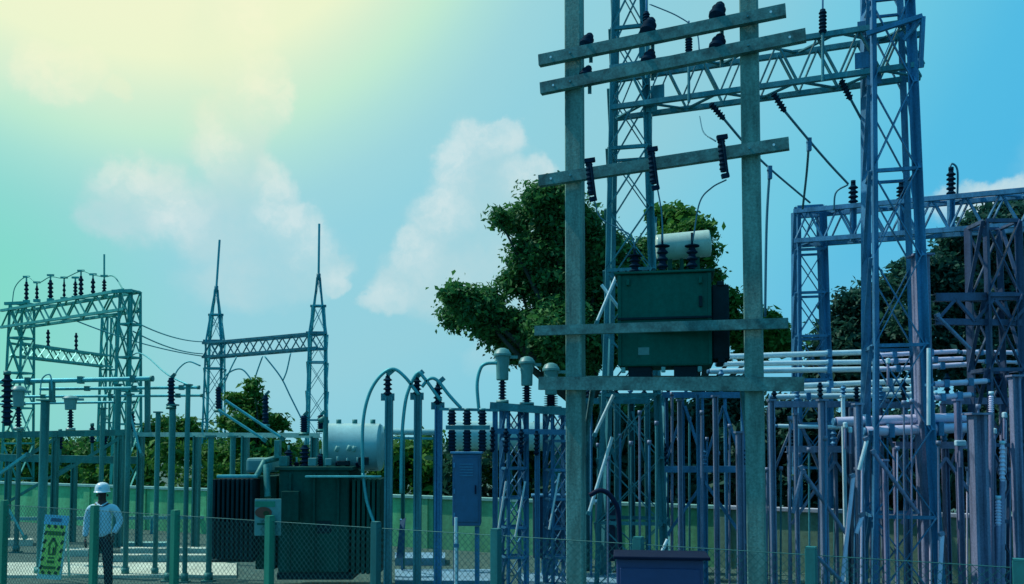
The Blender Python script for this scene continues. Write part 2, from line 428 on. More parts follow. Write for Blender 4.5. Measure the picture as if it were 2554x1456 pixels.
def box_truss(parent, a, b, h, w, n, cw, bw, mat):
    """box truss whose bottom centre line runs a -> b"""
    a = Vector(a); b = Vector(b); d = (b - a); side = Vector((d.y, -d.x, 0)).normalized() * (w / 2); up = Vector((0, 0, h))
    for s in (-1, 1):
        for u in (Vector(), up):
            bar(parent, 'chord', a + side * s + u, b + side * s + u, cw, mat, 'angle')
    for s in (-1, 1):
        for i in range(n):
            p = a.lerp(b, i / n) + side * s * 0.92; q = a.lerp(b, (i + 0.5) / n) + side * s * 0.92; r_ = a.lerp(b, (i + 1) / n) + side * s * 0.92
            bar(parent, 'brace', p, q + up, bw, mat, 'box', d=bw * 0.4); bar(parent, 'brace', q + up, r_, bw, mat, 'box', d=bw * 0.4)
    for i in range(n):
        p = a.lerp(b, i / n); q = a.lerp(b, (i + 1) / n)
        sg = 1 if i % 2 else -1
        bar(parent, 'cross_brace', p + side * sg, q - side * sg, bw, mat, 'box', d=bw * 0.4)
        bar(parent, 'cross_brace', p - side * sg + up, q + side * sg + up, bw, mat, 'box', d=bw * 0.4)

# ------------------------------------------------------------------ setting: ground, slabs
def sheet(name, pts, mat, z=None, kind='structure', parent=None):
    o = mesh_obj(name, [(p[0], p[1], p[2] if z is None else z) for p in pts], [tuple(range(len(pts)))], mat, parent)
    if kind: o['kind'] = kind
    return o
sheet('ground', [(-700, -60, 0), (700, -60, 0), (700, 900, 0), (-700, 900, 0)], GROUND)

def slab(name, x0, x1, ya, yb, z, mat, skew=0.0):
    """raised slab between pixel columns x0..x1 and depths ya..yb"""
    a, b, c, d = GP(x0, ya), GP(x1, ya + skew), GP(x1, yb + skew), GP(x0, yb)
    v = [Vector((p.x, p.y, -0.05)) for p in (a, b, c, d)] + [Vector((p.x, p.y, z)) for p in (a, b, c, d)]
    f = [(0, 1, 5, 4), (1, 2, 6, 5), (2, 3, 7, 6), (3, 0, 4, 7), (4, 5, 6, 7)]
    o = mesh_obj(name, v, f, mat); o['kind'] = 'structure'; return o
slab('concrete_path', -160, 590, 16.3, 18.0, 0.05, CONC)
slab('concrete_path', 600, 940, 12.6, 13.6, 0.05, CONC)
slab('kerb', 160, 226, 19.3, 19.8, 0.13, CONC)
slab('kerb', 262, 600, 18.5, 18.75, 0.13, CONC)
slab('kerb', 300, 560, 19.4, 19.7, 0.16, CONC)
slab('kerb', 10, 82, 21.2, 21.6, 0.15, CONC)
slab('kerb', 280, 420, 21.0, 21.3, 0.10, COPE)
slab('concrete_path', 985, 1230, 15.6, 17.0, 0.06, CONCB)
slab('kerb', 985, 1110, 17.9, 18.8, 0.15, CONCB)
slab('concrete_path', 1300, 1560, 15.2, 16.6, 0.05, CONCB)

# ------------------------------------------------------------------ boundary wall
wall_top = 1.22
WA, WB = GP(-330, 31.6, 0), GP(2900, 14.4, 0)
wdir = (WB - WA); WLEN = wdir.length; wdir.normalize(); wn = Vector((wdir.y, -wdir.x, 0))
bw_ = thing('boundary_wall', 'long low green plastered boundary wall with pale coping running behind the yard', 'wall', WA)
nb = 16; blen = WLEN / nb
wall_h = wall_top
def wall_px(p): return (p.x / p.y) * FPX + CX
for i in range(nb):
    a = WA + wdir * (i * blen + 0.13); b = WA + wdir * ((i + 1) * blen - 0.13)
    mid = wall_px((a + b) / 2)
    mt = WALLG if mid < 1000 else (WALLT if mid < 1700 else WALLV)
    cp = COPE if mid < 1700 else COPEV
    m, ln = frame(a, b)
    link('wall_panel', unit('box', mt), bw_, Matrix.Translation(a) @ Matrix(((wdir.x, wn.x, 0, 0), (wdir.y, wn.y, 0, 0), (0, 0, 1, 0), (0, 0, 0, 1))) @ Matrix.Translation((ln / 2, 0, 0)) @ Matrix.Diagonal((ln, 0.15, wall_h - 0.07, 1)))
    q = WA + wdir * (i * blen)
    link('pilaster', unit('box', mt), bw_, Matrix.Translation(q) @ Matrix(((wdir.x, wn.x, 0, 0), (wdir.y, wn.y, 0, 0), (0, 0, 1, 0), (0, 0, 0, 1))) @ Matrix.Diagonal((0.26, 0.22, wall_h - 0.065, 1)))
    q2 = WA + wdir * ((i + .5) * blen) + Vector((0, 0, wall_h - 0.062))
    link('coping', unit('box', cp), bw_, Matrix.Translation(q2) @ Matrix(((wdir.x, wn.x, 0, 0), (wdir.y, wn.y, 0, 0), (0, 0, 1, 0), (0, 0, 0, 1))) @ Matrix.Diagonal((blen - 0.012, 0.27, 0.062, 1)))

# ------------------------------------------------------------------ vegetation
def leaf_cloud(name, lobes, n_leaf, size, mat, parent, seed, hole=0.25, clump=0.34):
    """lobes = [(centre, radius)]; many small folded leaves gathered in clumps near the lobes' shells"""
    r = np.random.default_rng(seed)
    cen = np.array([tuple(c) for c, _ in lobes]); rad = np.array([x for _, x in lobes])
    wts = rad ** 2 / (rad ** 2).sum()
    per = 26
    nc = max(1, n_leaf // per)
    li = r.choice(len(lobes), nc, p=wts)
    dirs = r.normal(size=(nc, 3)); dirs /= np.linalg.norm(dirs, axis=1)[:, None]
    rr = rad[li] * (1 - hole * r.random(nc) ** 0.6 * 2.2).clip(0.1, 1)
    rr *= r.uniform(0.82, 1.10, nc)
    cc = cen[li] + dirs * rr[:, None] * np.array([1, 1, 0.88])
    off = r.normal(size=(nc * per, 3)) * clump * 0.55 * np.array([1.0, 1.0, 0.6])
    pos = np.repeat(cc, per, 0) + off
    n = len(pos)
    # leaf frame: mostly facing up and out, drooping
    nrm = r.normal(size=(n, 3)) * 0.8 + np.array([0, 0, 0.8]) + np.repeat(dirs, per, 0) * 0.5
    nrm /= np.linalg.norm(nrm, axis=1)[:, None]
    t = np.cross(nrm, r.normal(size=(n, 3))); t /= np.linalg.norm(t, axis=1)[:, None]
    s = np.cross(nrm, t)
    ln = size * r.choice([0.55, 0.8, 1.0, 1.25, 1.7], n)[:, None] * r.uniform(0.85, 1.15, n)[:, None]
    tip = pos + t * ln - nrm * ln * 0.15; tail = pos - t * ln * 0.8
    l1 = pos + s * ln * 0.45 + nrm * ln * 0.12; l2 = pos - s * ln * 0.45 + nrm * ln * 0.12
    v = np.empty((n, 4, 3)); v[:, 0] = tail; v[:, 1] = l1; v[:, 2] = tip; v[:, 3] = l2
    org = Vector(parent.location) if parent else Vector()
    v = v.reshape(-1, 3) - np.array(org)
    me = bpy.data.meshes.new(name)
    me.vertices.add(n * 4); me.vertices.foreach_set('co', v.ravel())
    me.loops.add(n * 6); me.polygons.add(n * 2)
    b = np.arange(n)[:, None] * 4
    idx = np.concatenate([b + 0, b + 1, b + 2, b + 0, b + 2, b + 3], 1)
    me.loops.foreach_set('vertex_index', idx.ravel().astype(np.int32))
    me.polygons.foreach_set('loop_start', (np.arange(n * 2) * 3).astype(np.int32))
    me.polygons.foreach_set('loop_total', np.full(n * 2, 3, np.int32))
    me.update(calc_edges=True); me.materials.append(mat)
    return link(name, me, parent, Matrix.Translation(org))

def limb_mesh(name, paths, mat, parent):
    v, f = [], []; org = Vector(parent.location)
    for pts, r0, r1 in paths:
        n = len(pts); seg = 8
        for i, p in enumerate(pts):
            tg = (pts[min(i + 1, n - 1)] - pts[max(i - 1, 0)]).normalized()
            x = (Vector((0, 1, 0)) if abs(tg.y) < 0.9 else Vector((1, 0, 0))).cross(tg).normalized(); y = tg.cross(x)
            rr = r0 + (r1 - r0) * i / (n - 1)
            for k in range(seg):
                a = 2 * math.pi * k / seg; v.append(p - org + (x * math.cos(a) + y * math.sin(a)) * rr * (1 + 0.1 * math.sin(3 * a + i)))
        b = len(v) - n * seg
        for i in range(n - 1):
            for k in range(seg):
                k2 = (k + 1) % seg; f.append((b + i * seg + k, b + i * seg + k2, b + (i + 1) * seg + k2, b + (i + 1) * seg + k))
    return mesh_obj(name, v, f, mat, parent, smooth=True, mw=Matrix.Translation(org))

def tree(name, label, base, lobes, n_leaf, size, mat, seed, group=None, trunk_r=0.2, cat='tree', **kw):
    t = thing(name, label, cat, base, group)
    rr = random.Random(seed)
    top = sum((Vector(c) for c, _ in lobes), Vector()) / len(lobes)
    fork = Vector((base.x * 0.7 + top.x * 0.3, base.y, base.z + max(0.3, (top.z - base.z) * 0.5)))
    limb_mesh('trunk', [(curve_pts([base, base.lerp(fork, 0.5) + Vector((0.06, 0, 0)), fork], 6), trunk_r, trunk_r * 0.7)], BARK, t)
    ls = []
    for c, r_ in lobes:
        c = Vector(c); mid = fork.lerp(c, 0.5) + Vector((rr.uniform(-.2, .2), rr.uniform(-.2, .2), rr.uniform(-.1, .3)))
        ls.append((curve_pts([fork, mid, c], 6), trunk_r * 0.42, 0.015))
    limb_mesh('limbs', ls, BARK, t)
    leaf_cloud('crown', lobes, n_leaf, size, mat, t, seed, **kw)
    return t
def LB(Y, lst, seed, spread=0.9):
    r = random.Random(seed)
    o = []
    for (px, py, rad) in lst:
        y = Y + r.uniform(-spread, spread); o.append((P(px, py, y), rad * y / FPX))
    return o

tree('broad_tree', 'large dense dark green tree with spreading crown behind the raised transformer', GP(1500, 23, 0), LB(23, [
    (1365, 500, 70), (1400, 475, 42), (1290, 545, 45), (1245, 545, 20), (1420, 570, 95), (1330, 630, 75), (1390, 700, 110), (1290, 700, 42), (1185, 765, 62), (1135, 735, 32), (1140, 790, 38), (1230, 810, 65),
    (1300, 830, 85), (1400, 830, 105), (1500, 620, 60), (1520, 720, 110), (1480, 850, 90), (1600, 660, 85), (1290, 870, 48), (1600, 800, 90), (1420, 905, 60), (1220, 745, 36)], 1, 0.8), 105000, 0.074, LEAF, 11, trunk_r=0.32, hole=0.3, clump=0.30)
tree('bright_tree', 'yellow green tree top rising behind the pale conservator of the raised transformer', GP(1720, 25, 0), LB(25, [
    (1690, 550, 50), (1650, 545, 32), (1735, 575, 45), (1690, 610, 60), (1750, 630, 40), (1760, 700, 45), (1700, 700, 70), (1820, 745, 30), (1790, 780, 55), (1850, 830, 45), (1905, 800, 32), (1935, 840, 42), (1880, 870, 45), (1960, 860, 26)], 2, 0.7), 34000, 0.088, LEAFY, 12, trunk_r=0.2, hole=0.35, clump=0.28)
tree('slope_tree', 'dark round tree between the small gantry column and the tall blue tower', GP(2160, 26, 0), LB(26, [
    (2130, 760, 50), (2170, 790, 70), (2090, 830, 55), (2060, 870, 45), (2200, 740, 60), (2140, 870, 80), (2230, 850, 90), (2060, 930, 60), (2180, 960, 80)], 3, 0.8), 28000, 0.098, LEAFB, 13, trunk_r=0.22, hole=0.3)
tree('tall_dark_tree', 'tall blue green tree filling the right edge behind the lattice tower', GP(2470, 24, 0), LB(24, [
    (2270, 690, 55), (2330, 690, 75), (2400, 640, 70), (2385, 600, 35), (2440, 580, 55), (2490, 545, 60), (2545, 520, 50), (2560, 600, 80), (2480, 660, 90), (2380, 750, 100), (2480, 780, 110), (2570, 740, 100), (2300, 800, 80), (2420, 890, 110), (2540, 890, 110), (2300, 890, 70)], 4, 0.9), 56000, 0.095, LEAFB, 14, trunk_r=0.3, hole=0.3)
tree('pointed_tree', 'small pointed green tree between the two spired gantry columns', GP(635, 27, 0), LB(27, [
    (632, 960, 20), (628, 990, 28), (640, 1025, 34), (600, 1010, 28), (575, 990, 18), (650, 1060, 40), (600, 1060, 42), (690, 1055, 26), (560, 1050, 25), (620, 1110, 60)], 5, 0.4), 9000, 0.085, LEAFY, 15, trunk_r=0.1, hole=0.35, clump=0.2)
BUSHES = [
    ('low_tree', 'bright low tree line clump right of the left gantry above the wall', 36, [(370, 1070, 28), (420, 1068, 40), (470, 1062, 34), (440, 1100, 60), (380, 1110, 55), (500, 1085, 32)], 9000, LEAFY, 'low trees beyond the left wall'),
    ('low_tree', 'dark low tree behind the left gantry columns at the far left edge', 36, [(30, 1110, 40), (90, 1120, 45), (150, 1115, 40), (60, 1160, 60), (140, 1165, 60)], 8000, LEAF, 'low trees beyond the left wall'),
    ('low_tree', 'dark low tree above the wall right behind the helmeted worker', 37, [(220, 1120, 45), (280, 1105, 40), (300, 1150, 60), (220, 1165, 60)], 8000, LEAF, 'low trees beyond the left wall'),
    ('low_tree', 'dark low tree behind the left radiator of the ground transformer', 33, [(540, 1125, 50), (600, 1130, 55), (680, 1120, 55), (570, 1170, 60), (660, 1180, 60), (740, 1150, 60)], 9000, LEAF, 'low trees beyond the left wall'),
    ('bush', 'bright green bush above the wall between the three cable poles', 26, [(1010, 1120, 30), (1060, 1110, 34), (1020, 1165, 45), (1085, 1160, 45), (980, 1160, 40), (1130, 1180, 45)], 8000, LEAFY, None),
    ('bush', 'dark bush above the wall behind the three hooded current transformers', 24, [(1230, 1160, 50), (1300, 1130, 55), (1380, 1120, 55), (1300, 1190, 60), (1400, 1190, 60)], 8000, LEAFY, None),
    ('bush', 'dark shrub mass above the wall under the raised transformer platform', 23, [(1500, 1040, 70), (1590, 1050, 75), (1680, 1040, 75), (1520, 1150, 80), (1620, 1160, 80), (1700, 1150, 70)], 13000, LEAF, None),
    ('bush', 'dark shrub above the wall left of the right concrete pole', 22, [(1770, 1040, 75), (1830, 1010, 60), (1800, 1120, 80), (1850, 1180, 65), (1760, 1190, 60)], 12000, LEAFB, None),
    ('bush', 'dark shrub above the wall right of the right concrete pole', 21, [(1960, 1050, 80), (2050, 1060, 80), (1990, 1160, 85), (2080, 1170, 80), (1930, 1190, 60)], 12000, LEAFB, None),
    ('bush', 'dark shrub above the wall behind the foot of the tall blue tower', 20.5, [(2160, 1060, 75), (2250, 1070, 75), (2190, 1170, 85), (2280, 1180, 75), (2330, 1090, 60)], 12000, LEAFB, None),
    ('bush', 'dark shrub above the wall at the far right edge', 20, [(2400, 1050, 85), (2500, 1040, 85), (2420, 1170, 85), (2530, 1180, 90), (2600, 1090, 90)], 13000, LEAFB, None),
]
for i, (nm, lab, Y, lst, nl, mt, gr) in enumerate(BUSHES):
    mx = sum(p[0] for p in lst) / len(lst)
    tree(nm, lab, GP(mx, Y, 0), LB(Y, lst, 40 + i, 0.5), nl, 0.10, mt, 60 + i, gr, trunk_r=0.1, cat='tree' if nm == 'low_tree' else 'bush', hole=0.4, clump=0.28)

wl = []
rw = random.Random(3)
for k in range(46):
    px = -260 + 70 * k; wy = (WA + wdir * 0).y
    # depth of the wall in this column, then a few metres behind it
    lo, hi = 0.0, 1.2
    for _k in range(40):
        mid = (lo + hi) / 2; q = WA + (WB - WA) * mid
        (lo, hi) = (mid, hi) if GP(px, q.y, 1).x > q.x else (lo, mid)
    Yh = (WA + (WB - WA) * lo).y + 4.0
    top = 1112 if px < 900 else (1112 - min(1, (px - 900) / 700) * 62)
    for py in range(int(top) + 25, int(945 + 250 + 60), 42):
        wl.append((P(px + rw.uniform(-20, 20), py + rw.uniform(-10, 10), Yh + rw.uniform(-1, 1)), 48 * Yh / FPX))
for part_, mt_, nl_, lab_, sd_ in ((lambda p: p.x < -1.5, LEAFY, 17000, 'patchy green undergrowth behind the left half of the boundary wall', 98), (lambda p: p.x >= -1.5, LEAFB, 30000, 'dark undergrowth behind the right half of the boundary wall', 99)):
    wo = leaf_cloud('undergrowth', [w_ for w_ in wl if part_(w_[0])], nl_, 0.12, mt_, None, sd_, hole=0.45, clump=0.4)
    wo['kind'] = 'stuff'; wo['label'] = lab_; wo['category'] = 'undergrowth'

# ------------------------------------------------------------------ far left gantry (three columns)
YA = 28.0
ga = thing('steel_gantry', 'three-legged lattice gantry at the far left with a row of dark insulators on top', 'gantry', GP(160, YA, 0))
aL, aR, aB = GP(40, 30.5, 0), GP(312, 26.5, 0), GP(262, 36, 0)
rotA = math.atan2(aR.y - aL.y, aR.x - aL.x)
zt = P(312, 727, 26.5).z
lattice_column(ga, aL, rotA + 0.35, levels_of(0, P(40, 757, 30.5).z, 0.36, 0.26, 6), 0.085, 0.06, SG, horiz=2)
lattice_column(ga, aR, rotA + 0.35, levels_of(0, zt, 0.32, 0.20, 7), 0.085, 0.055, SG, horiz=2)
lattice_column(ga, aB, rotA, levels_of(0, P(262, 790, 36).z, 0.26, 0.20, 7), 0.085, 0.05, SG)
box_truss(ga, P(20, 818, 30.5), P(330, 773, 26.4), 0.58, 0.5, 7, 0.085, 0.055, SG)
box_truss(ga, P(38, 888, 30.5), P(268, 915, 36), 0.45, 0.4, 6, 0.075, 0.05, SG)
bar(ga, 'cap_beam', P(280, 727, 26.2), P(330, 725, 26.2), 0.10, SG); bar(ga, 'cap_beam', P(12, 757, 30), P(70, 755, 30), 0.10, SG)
for (px, y0, y1, r_, n_) in [(66, 748, 690, 0.075, 4), (92, 746, 704, 0.06, 3), (126, 744, 686, 0.09, 4), (160, 741, 692, 0.05, 3), (188, 738, 692, 0.07, 4), (202, 737, 675, 0.08, 4), (232, 733, 684, 0.07, 3), (260, 730, 688, 0.07, 4)]:
    Yi = 30.5 + (26.4 - 30.5) * (px - 20) / 310
    b0, b1 = P(px, y0, Yi), P(px, y1, Yi)
    insulator(ga, b0, b0.lerp(b1, 0.78), r_, n_)
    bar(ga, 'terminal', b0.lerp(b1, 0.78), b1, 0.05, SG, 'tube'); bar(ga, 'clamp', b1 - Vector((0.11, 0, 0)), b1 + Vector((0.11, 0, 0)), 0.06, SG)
    bar(ga, 'bracket', b0 - Vector((0.1, 0, 0.05)), b0 + Vector((0.1, 0, -0.05)), 0.10, SG)
for (px, y0, y1, Yi) in [(120, 868, 822, 32), (190, 878, 830, 34)]:
    insulator(ga, P(px, y0, Yi), P(px, y1, Yi), 0.07, 4)
bar(ga, 'lightning_rod', P(260, 690, 27), P(260, 634, 27), 0.055, SG, 'tube')

# second gantry with two spires
gb = thing('steel_gantry', 'lattice gantry with two tall pointed spires and lightning rods in the left background', 'gantry', GP(660, 34, 0))
bL, bR = GP(530, 35.5, 0), GP(788, 33.5, 0)
rotB = math.atan2(bR.y - bL.y, bR.x - bL.x)
for (b, px, Y, yt, yb, ytip, yrod) in ((bL, 530, 35.5, 785, 852, 722, 598), (bR, 788, 33.5, 763, 832, 692, 558)):
    z1 = P(px, yb, Y).z; z2 = P(px, yt, Y).z; z3 = P(px, ytip, Y).z; z4 = P(px, yrod, Y).z
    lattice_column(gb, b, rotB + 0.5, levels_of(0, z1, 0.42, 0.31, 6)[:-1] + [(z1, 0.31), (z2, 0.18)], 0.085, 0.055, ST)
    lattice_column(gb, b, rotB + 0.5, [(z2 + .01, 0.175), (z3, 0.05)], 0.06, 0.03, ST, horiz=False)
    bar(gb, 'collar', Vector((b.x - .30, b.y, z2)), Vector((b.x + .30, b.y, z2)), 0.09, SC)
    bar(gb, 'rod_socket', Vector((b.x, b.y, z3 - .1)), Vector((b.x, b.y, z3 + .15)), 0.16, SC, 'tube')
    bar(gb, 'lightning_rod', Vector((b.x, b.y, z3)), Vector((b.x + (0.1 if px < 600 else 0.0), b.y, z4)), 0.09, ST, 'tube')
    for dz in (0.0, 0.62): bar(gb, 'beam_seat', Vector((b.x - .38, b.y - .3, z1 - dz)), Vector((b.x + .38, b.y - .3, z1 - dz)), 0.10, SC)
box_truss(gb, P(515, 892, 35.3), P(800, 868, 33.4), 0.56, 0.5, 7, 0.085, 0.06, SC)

# wires between the two left gantries
for k, (a, b, Ya, Yb, lab) in enumerate([((332, 800), (505, 852), 26.5, 35, 'uppermost thin wire sloping between the two left gantries'), ((332, 826), (505, 882), 26.5, 35, 'middle thin wire sloping between the two left gantries'), ((190, 800), (505, 888), 29, 35, 'lowest thin wire sloping between the two left gantries')]):
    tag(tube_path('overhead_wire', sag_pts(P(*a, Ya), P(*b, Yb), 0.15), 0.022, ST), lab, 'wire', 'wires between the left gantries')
tag(tube_path('jumper_wire', curve_pts([P(260, 690, 27), P(285, 690, 27), P(310, 727, 26.6)], 8), 0.02, SG), 'curved jumper wire falling to the right end of the far left gantry', 'wire')
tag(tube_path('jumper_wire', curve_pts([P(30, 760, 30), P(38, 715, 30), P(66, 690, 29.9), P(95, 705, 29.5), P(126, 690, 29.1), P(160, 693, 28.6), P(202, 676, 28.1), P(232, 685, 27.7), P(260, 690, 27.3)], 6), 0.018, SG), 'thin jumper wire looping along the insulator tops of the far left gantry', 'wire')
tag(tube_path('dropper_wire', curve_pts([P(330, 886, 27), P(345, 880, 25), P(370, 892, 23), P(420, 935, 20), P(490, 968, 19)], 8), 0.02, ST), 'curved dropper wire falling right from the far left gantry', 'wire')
for (pts, Y, lab) in [([(432, 945), (445, 920), (470, 902), (500, 912)], 18, 'short arched wire beside the left spired column'),
                      ([(545, 960), (570, 930), (600, 920), (622, 940), (640, 975)], 30, 'arched wire under the spired gantry beam'),
                      ([(660, 888), (700, 940), (725, 990), (760, 1060)], 30, 'straight dropper wire slanting right under the spired gantry beam'),
                      ([(655, 888), (640, 930), (630, 965)], 30, 'short dropper string above the pointed tree'),
                      ([(590, 890), (575, 920), (560, 955)], 30, 'short dropper string left of the pointed tree'),
                      ([(725, 880), (715, 925), (705, 950)], 30, 'short dropper string left of the right spired column'),
                      ([(100, 985), (105, 945), (125, 935), (130, 975)], 19, 'small arched wire above the left busbar pipes')]:
    tag(tube_path('dropper_wire', curve_pts([P(x, y, Y) for x, y in pts], 7), 0.012 * Y / 14, ST), lab, 'wire')

# ------------------------------------------------------------------ left bus supports
def post(px, ytop, Y, wpx, mat, label, cat='post', name='steel_post', group=None, shape='tube', base=True, head=None, zbase=0.0):
    b = GP(px, Y, zbase); top = P(px, ytop, Y).z; w = wpx * Y / FPX
    t = thing(name, label, cat, b, group)
    bar(t, 'shaft', b, Vector((b.x, b.y, top)), w, mat, shape)
    if base:
        bar(t, 'base_plate', b, b + Vector((0, 0, 0.025)), w * 2.0, mat)
        bar(t, 'plinth', b + Vector((0, 0, 0.03)), b + Vector((0, 0, 0.16)), w * 1.45, mat, 'tube')
    bar(t, 'cap_plate', Vector((b.x, b.y, top + .002)), Vector((b.x, b.y, top + .03)), w * 1.5, mat)
    return t
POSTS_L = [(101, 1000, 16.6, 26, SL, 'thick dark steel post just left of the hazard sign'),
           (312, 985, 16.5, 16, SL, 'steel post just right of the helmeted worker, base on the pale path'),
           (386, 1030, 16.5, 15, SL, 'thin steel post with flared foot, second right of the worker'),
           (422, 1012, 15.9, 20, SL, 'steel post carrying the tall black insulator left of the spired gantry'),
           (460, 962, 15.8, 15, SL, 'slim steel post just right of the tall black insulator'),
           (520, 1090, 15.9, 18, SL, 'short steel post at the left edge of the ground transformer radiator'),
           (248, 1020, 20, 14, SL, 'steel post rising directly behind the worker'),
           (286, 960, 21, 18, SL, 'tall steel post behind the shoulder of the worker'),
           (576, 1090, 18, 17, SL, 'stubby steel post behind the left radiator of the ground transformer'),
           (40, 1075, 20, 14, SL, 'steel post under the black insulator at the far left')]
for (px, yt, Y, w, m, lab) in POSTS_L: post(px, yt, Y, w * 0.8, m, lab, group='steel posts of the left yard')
# pipes
for (a, b, Y0, Y1, w, lab) in [((-60, 953), (376, 944), 20, 20, 12, 'uppermost long bus pipe on the left ending in a blunt cap'), ((100, 970), (492, 966), 20.5, 20.5, 8, 'middle bus pipe on the left reaching the black insulator'),
                               ((-60, 990), (500, 986), 21, 21, 7, 'lower bus pipe on the left above the trees'), ((-60, 1008), (330, 1002), 21.5, 21.5, 6, 'lowest thin bus pipe at the far left')]:
    t = thing('bus_pipe', lab, 'pipe', P(*a, Y0), 'bus pipes of the left yard')
    bar(t, 'tube', P(*a, Y0), P(*b, Y1), w * Y0 / FPX, ST, 'tube')
    e = P(*b, Y1); bar(t, 'end_cap', e, e + Vector((0.06, 0, 0)), w * Y0 / FPX * 1.25, SL, 'tube')
    for k in range(3):
        q = P(*a, Y0).lerp(P(*b, Y1), 0.3 + 0.3 * k); bar(t, 'clamp', q - Vector((0.05, 0, 0)), q + Vector((0.05, 0, 0)), w * Y0 / FPX * 1.5, SL)
for (px, y0, y1, Y, lab) in [(130, 948, 1000, 20, 'short hanger plate under the uppermost left bus pipe'), (368, 946, 1075, 20.2, 'thin upright under the end of the uppermost left bus pipe')]:
    t = thing('bus_hanger', lab, 'bracket', P(px, y1, Y)); bar(t, 'plate', P(px, y1, Y), P(px, y0, Y), 0.10, SL); bar(t, 'foot', P(px - 8, y1, Y), P(px + 8, y1, Y), 0.06, SL)
# long low beam behind the posts, left
def beam_frame(name, label, a, b, Y0, Y1, w, mat, legs, hi=None, cat='frame', group=None, extra=()):
    A, B = P(*a, Y0), P(*b, Y1)
    t = thing(name, label, cat, Vector((A.x, A.y, 0)), group)
    bar(t, 'beam', A, B, w * Y0 / FPX, hi or mat, 'channel')
    for fr, lw in legs:
        q = A.lerp(B, fr); bar(t, 'leg', Vector((q.x, q.y, 0)), q - Vector((0, 0, 0.02)), lw * Y0 / FPX, mat, 'ibeam')
    for (f0, dz0, f1, dz1) in extra:
        q0, q1 = A.lerp(B, f0), A.lerp(B, f1)
        bar(t, 'brace', q0 - Vector((0, 0, dz0)), q1 - Vector((0, 0, dz1)), lw * 0.5 * Y0 / FPX, mat, 'angle')
    return t
beam_frame('support_frame', 'long pale-edged beam on posts running behind the steel posts at the left', (335, 1083), (800, 1086), 21, 19, 11, SL, [(0.04, 14), (0.36, 16), (0.62, 16), (0.97, 16)], COPE)
beam_frame('support_frame', 'dark beam on posts across the trees at the far left', (-60, 1086), (330, 1078), 20, 21, 16, SL, [(0.1, 14), (0.5, 14), (0.93, 16)], None, extra=((0.1, 1.0, 0.5, 0.1), (0.5, 1.0, 0.93, 0.1)))
beam_frame('support_frame', 'pale rail on short posts low behind the worker', (-40, 1294), (520, 1290), 24, 24, 8, ST, [(0.02, 7), (0.25, 7), (0.5, 7), (0.75, 7), (0.99, 7)], COPE)
beam_frame('support_frame', 'lower dark beam under the far left insulators', (-60, 1140), (350, 1148), 22, 22, 18, SL, [(0.2, 12), (0.6, 12), (0.9, 12)], None, extra=((0.2, 1.1, 0.6, 0.1),))

def instrument(name, label, px, ytop, yneck, ybot, Y, hw, iw, mat, group=None, zb=None, sheds=6, cat='transformer'):
    """hooded instrument transformer: head tank with a domed lid over a dark shed column"""
    b = P(px, ybot, Y); nk = P(px, yneck, Y); tp = P(px, ytop, Y); s = Y / FPX
    t = thing(name, label, cat, b, group)
    hd = lathe(t, 'head', nk, tp, hw * s / 2, 'ct_head', [(0.62, 0), (0.68, 0.03), (0.70, 0.40), (0.78, 0.55), (0.80, 0.74), (1.0, 0.75), (1.0, 0.82), (0.9, 0.86), (0.7, 0.95), (0.3, 1.0)], mat)
    insulator(t, b + Vector((0, 0, 0.06)), nk, iw * s / 2, sheds)
    bar(t, 'flange', b, b + Vector((0, 0, 0.06)), iw * s * 1.5, mat, 'tube')
    bar(t, 'terminal', P(px + hw * .4, (ytop * .72 + yneck * .28), Y), P(px + hw * .85, (ytop * .72 + yneck * .28), Y), 0.05, mat)
    return t
instrument('current_transformer', 'green headed current transformer over a black column at the far left', 46, 962, 1015, 1072, 19, 36, 16, CTG, 'left current transformers')
instrument('current_transformer', 'flared grey green current transformer above the hazard sign', 176, 986, 1022, 1074, 19, 38, 15, CTG, 'left current transformers')
t = thing('post_insulator', 'thick black post insulator at the left picture edge', 'insulator', P(18, 1062, 18)); insulator(t, P(18, 1062, 18), P(18, 935, 18), 0.11, 9); bar(t, 'cap', P(18, 935, 18), P(18, 925, 18), 0.14, SL, 'tube')
for (px, y0, y1, Y, w, lab) in [(427, 1012, 942, 15.9, 19, 'tall black insulator leaning wire clamp left of the spired gantry'), (545, 1020, 965, 20, 16, 'dark insulator at the foot of the left spired column'), (662, 1058, 985, 20, 17, 'dark insulator right of the pointed tree'),
                                (758, 1078, 1036, 16.5, 20, 'squat dark bushing at the foot of the right spired column'), (800, 1070, 1035, 16.5, 18, 'second squat dark bushing beside the large tank')]:
    t = thing('post_insulator', lab, 'insulator', P(px, y0, Y)); insulator(t, P(px, y0, Y), P(px, y1, Y), w * Y / FPX / 2, 7, core=0.7)
    bar(t, 'clamp', P(px, y1, Y), P(px + 10, y1 - 10, Y), 0.05, SL); bar(t, 'seat', P(px, y0 + 8, Y), P(px, y0, Y), w * Y / FPX * 1.3, SL, 'tube')
for (px, y0, Y, lab) in [(230, 1105, 22, 'small dark insulator hanging left of the worker'), (262, 1120, 22, 'small dark insulator directly above the helmet'), (330, 1075, 22, 'small dark insulator on the dark beam right of the worker'), (150, 1120, 22, 'small dark insulator above the hazard sign')]:
    t = thing('post_insulator', lab, 'insulator', P(px, y0, Y), 'small insulators over the left beams'); insulator(t, P(px, y0, Y), P(px, y0 - 42, Y), 0.075, 5); bar(t, 'cap', P(px, y0 - 42, Y), P(px, y0 - 50, Y), 0.09, SL, 'tube'); bar(t, 'stem', P(px, y0 + 40, Y), P(px, y0, Y), 0.06, SL, 'tube')
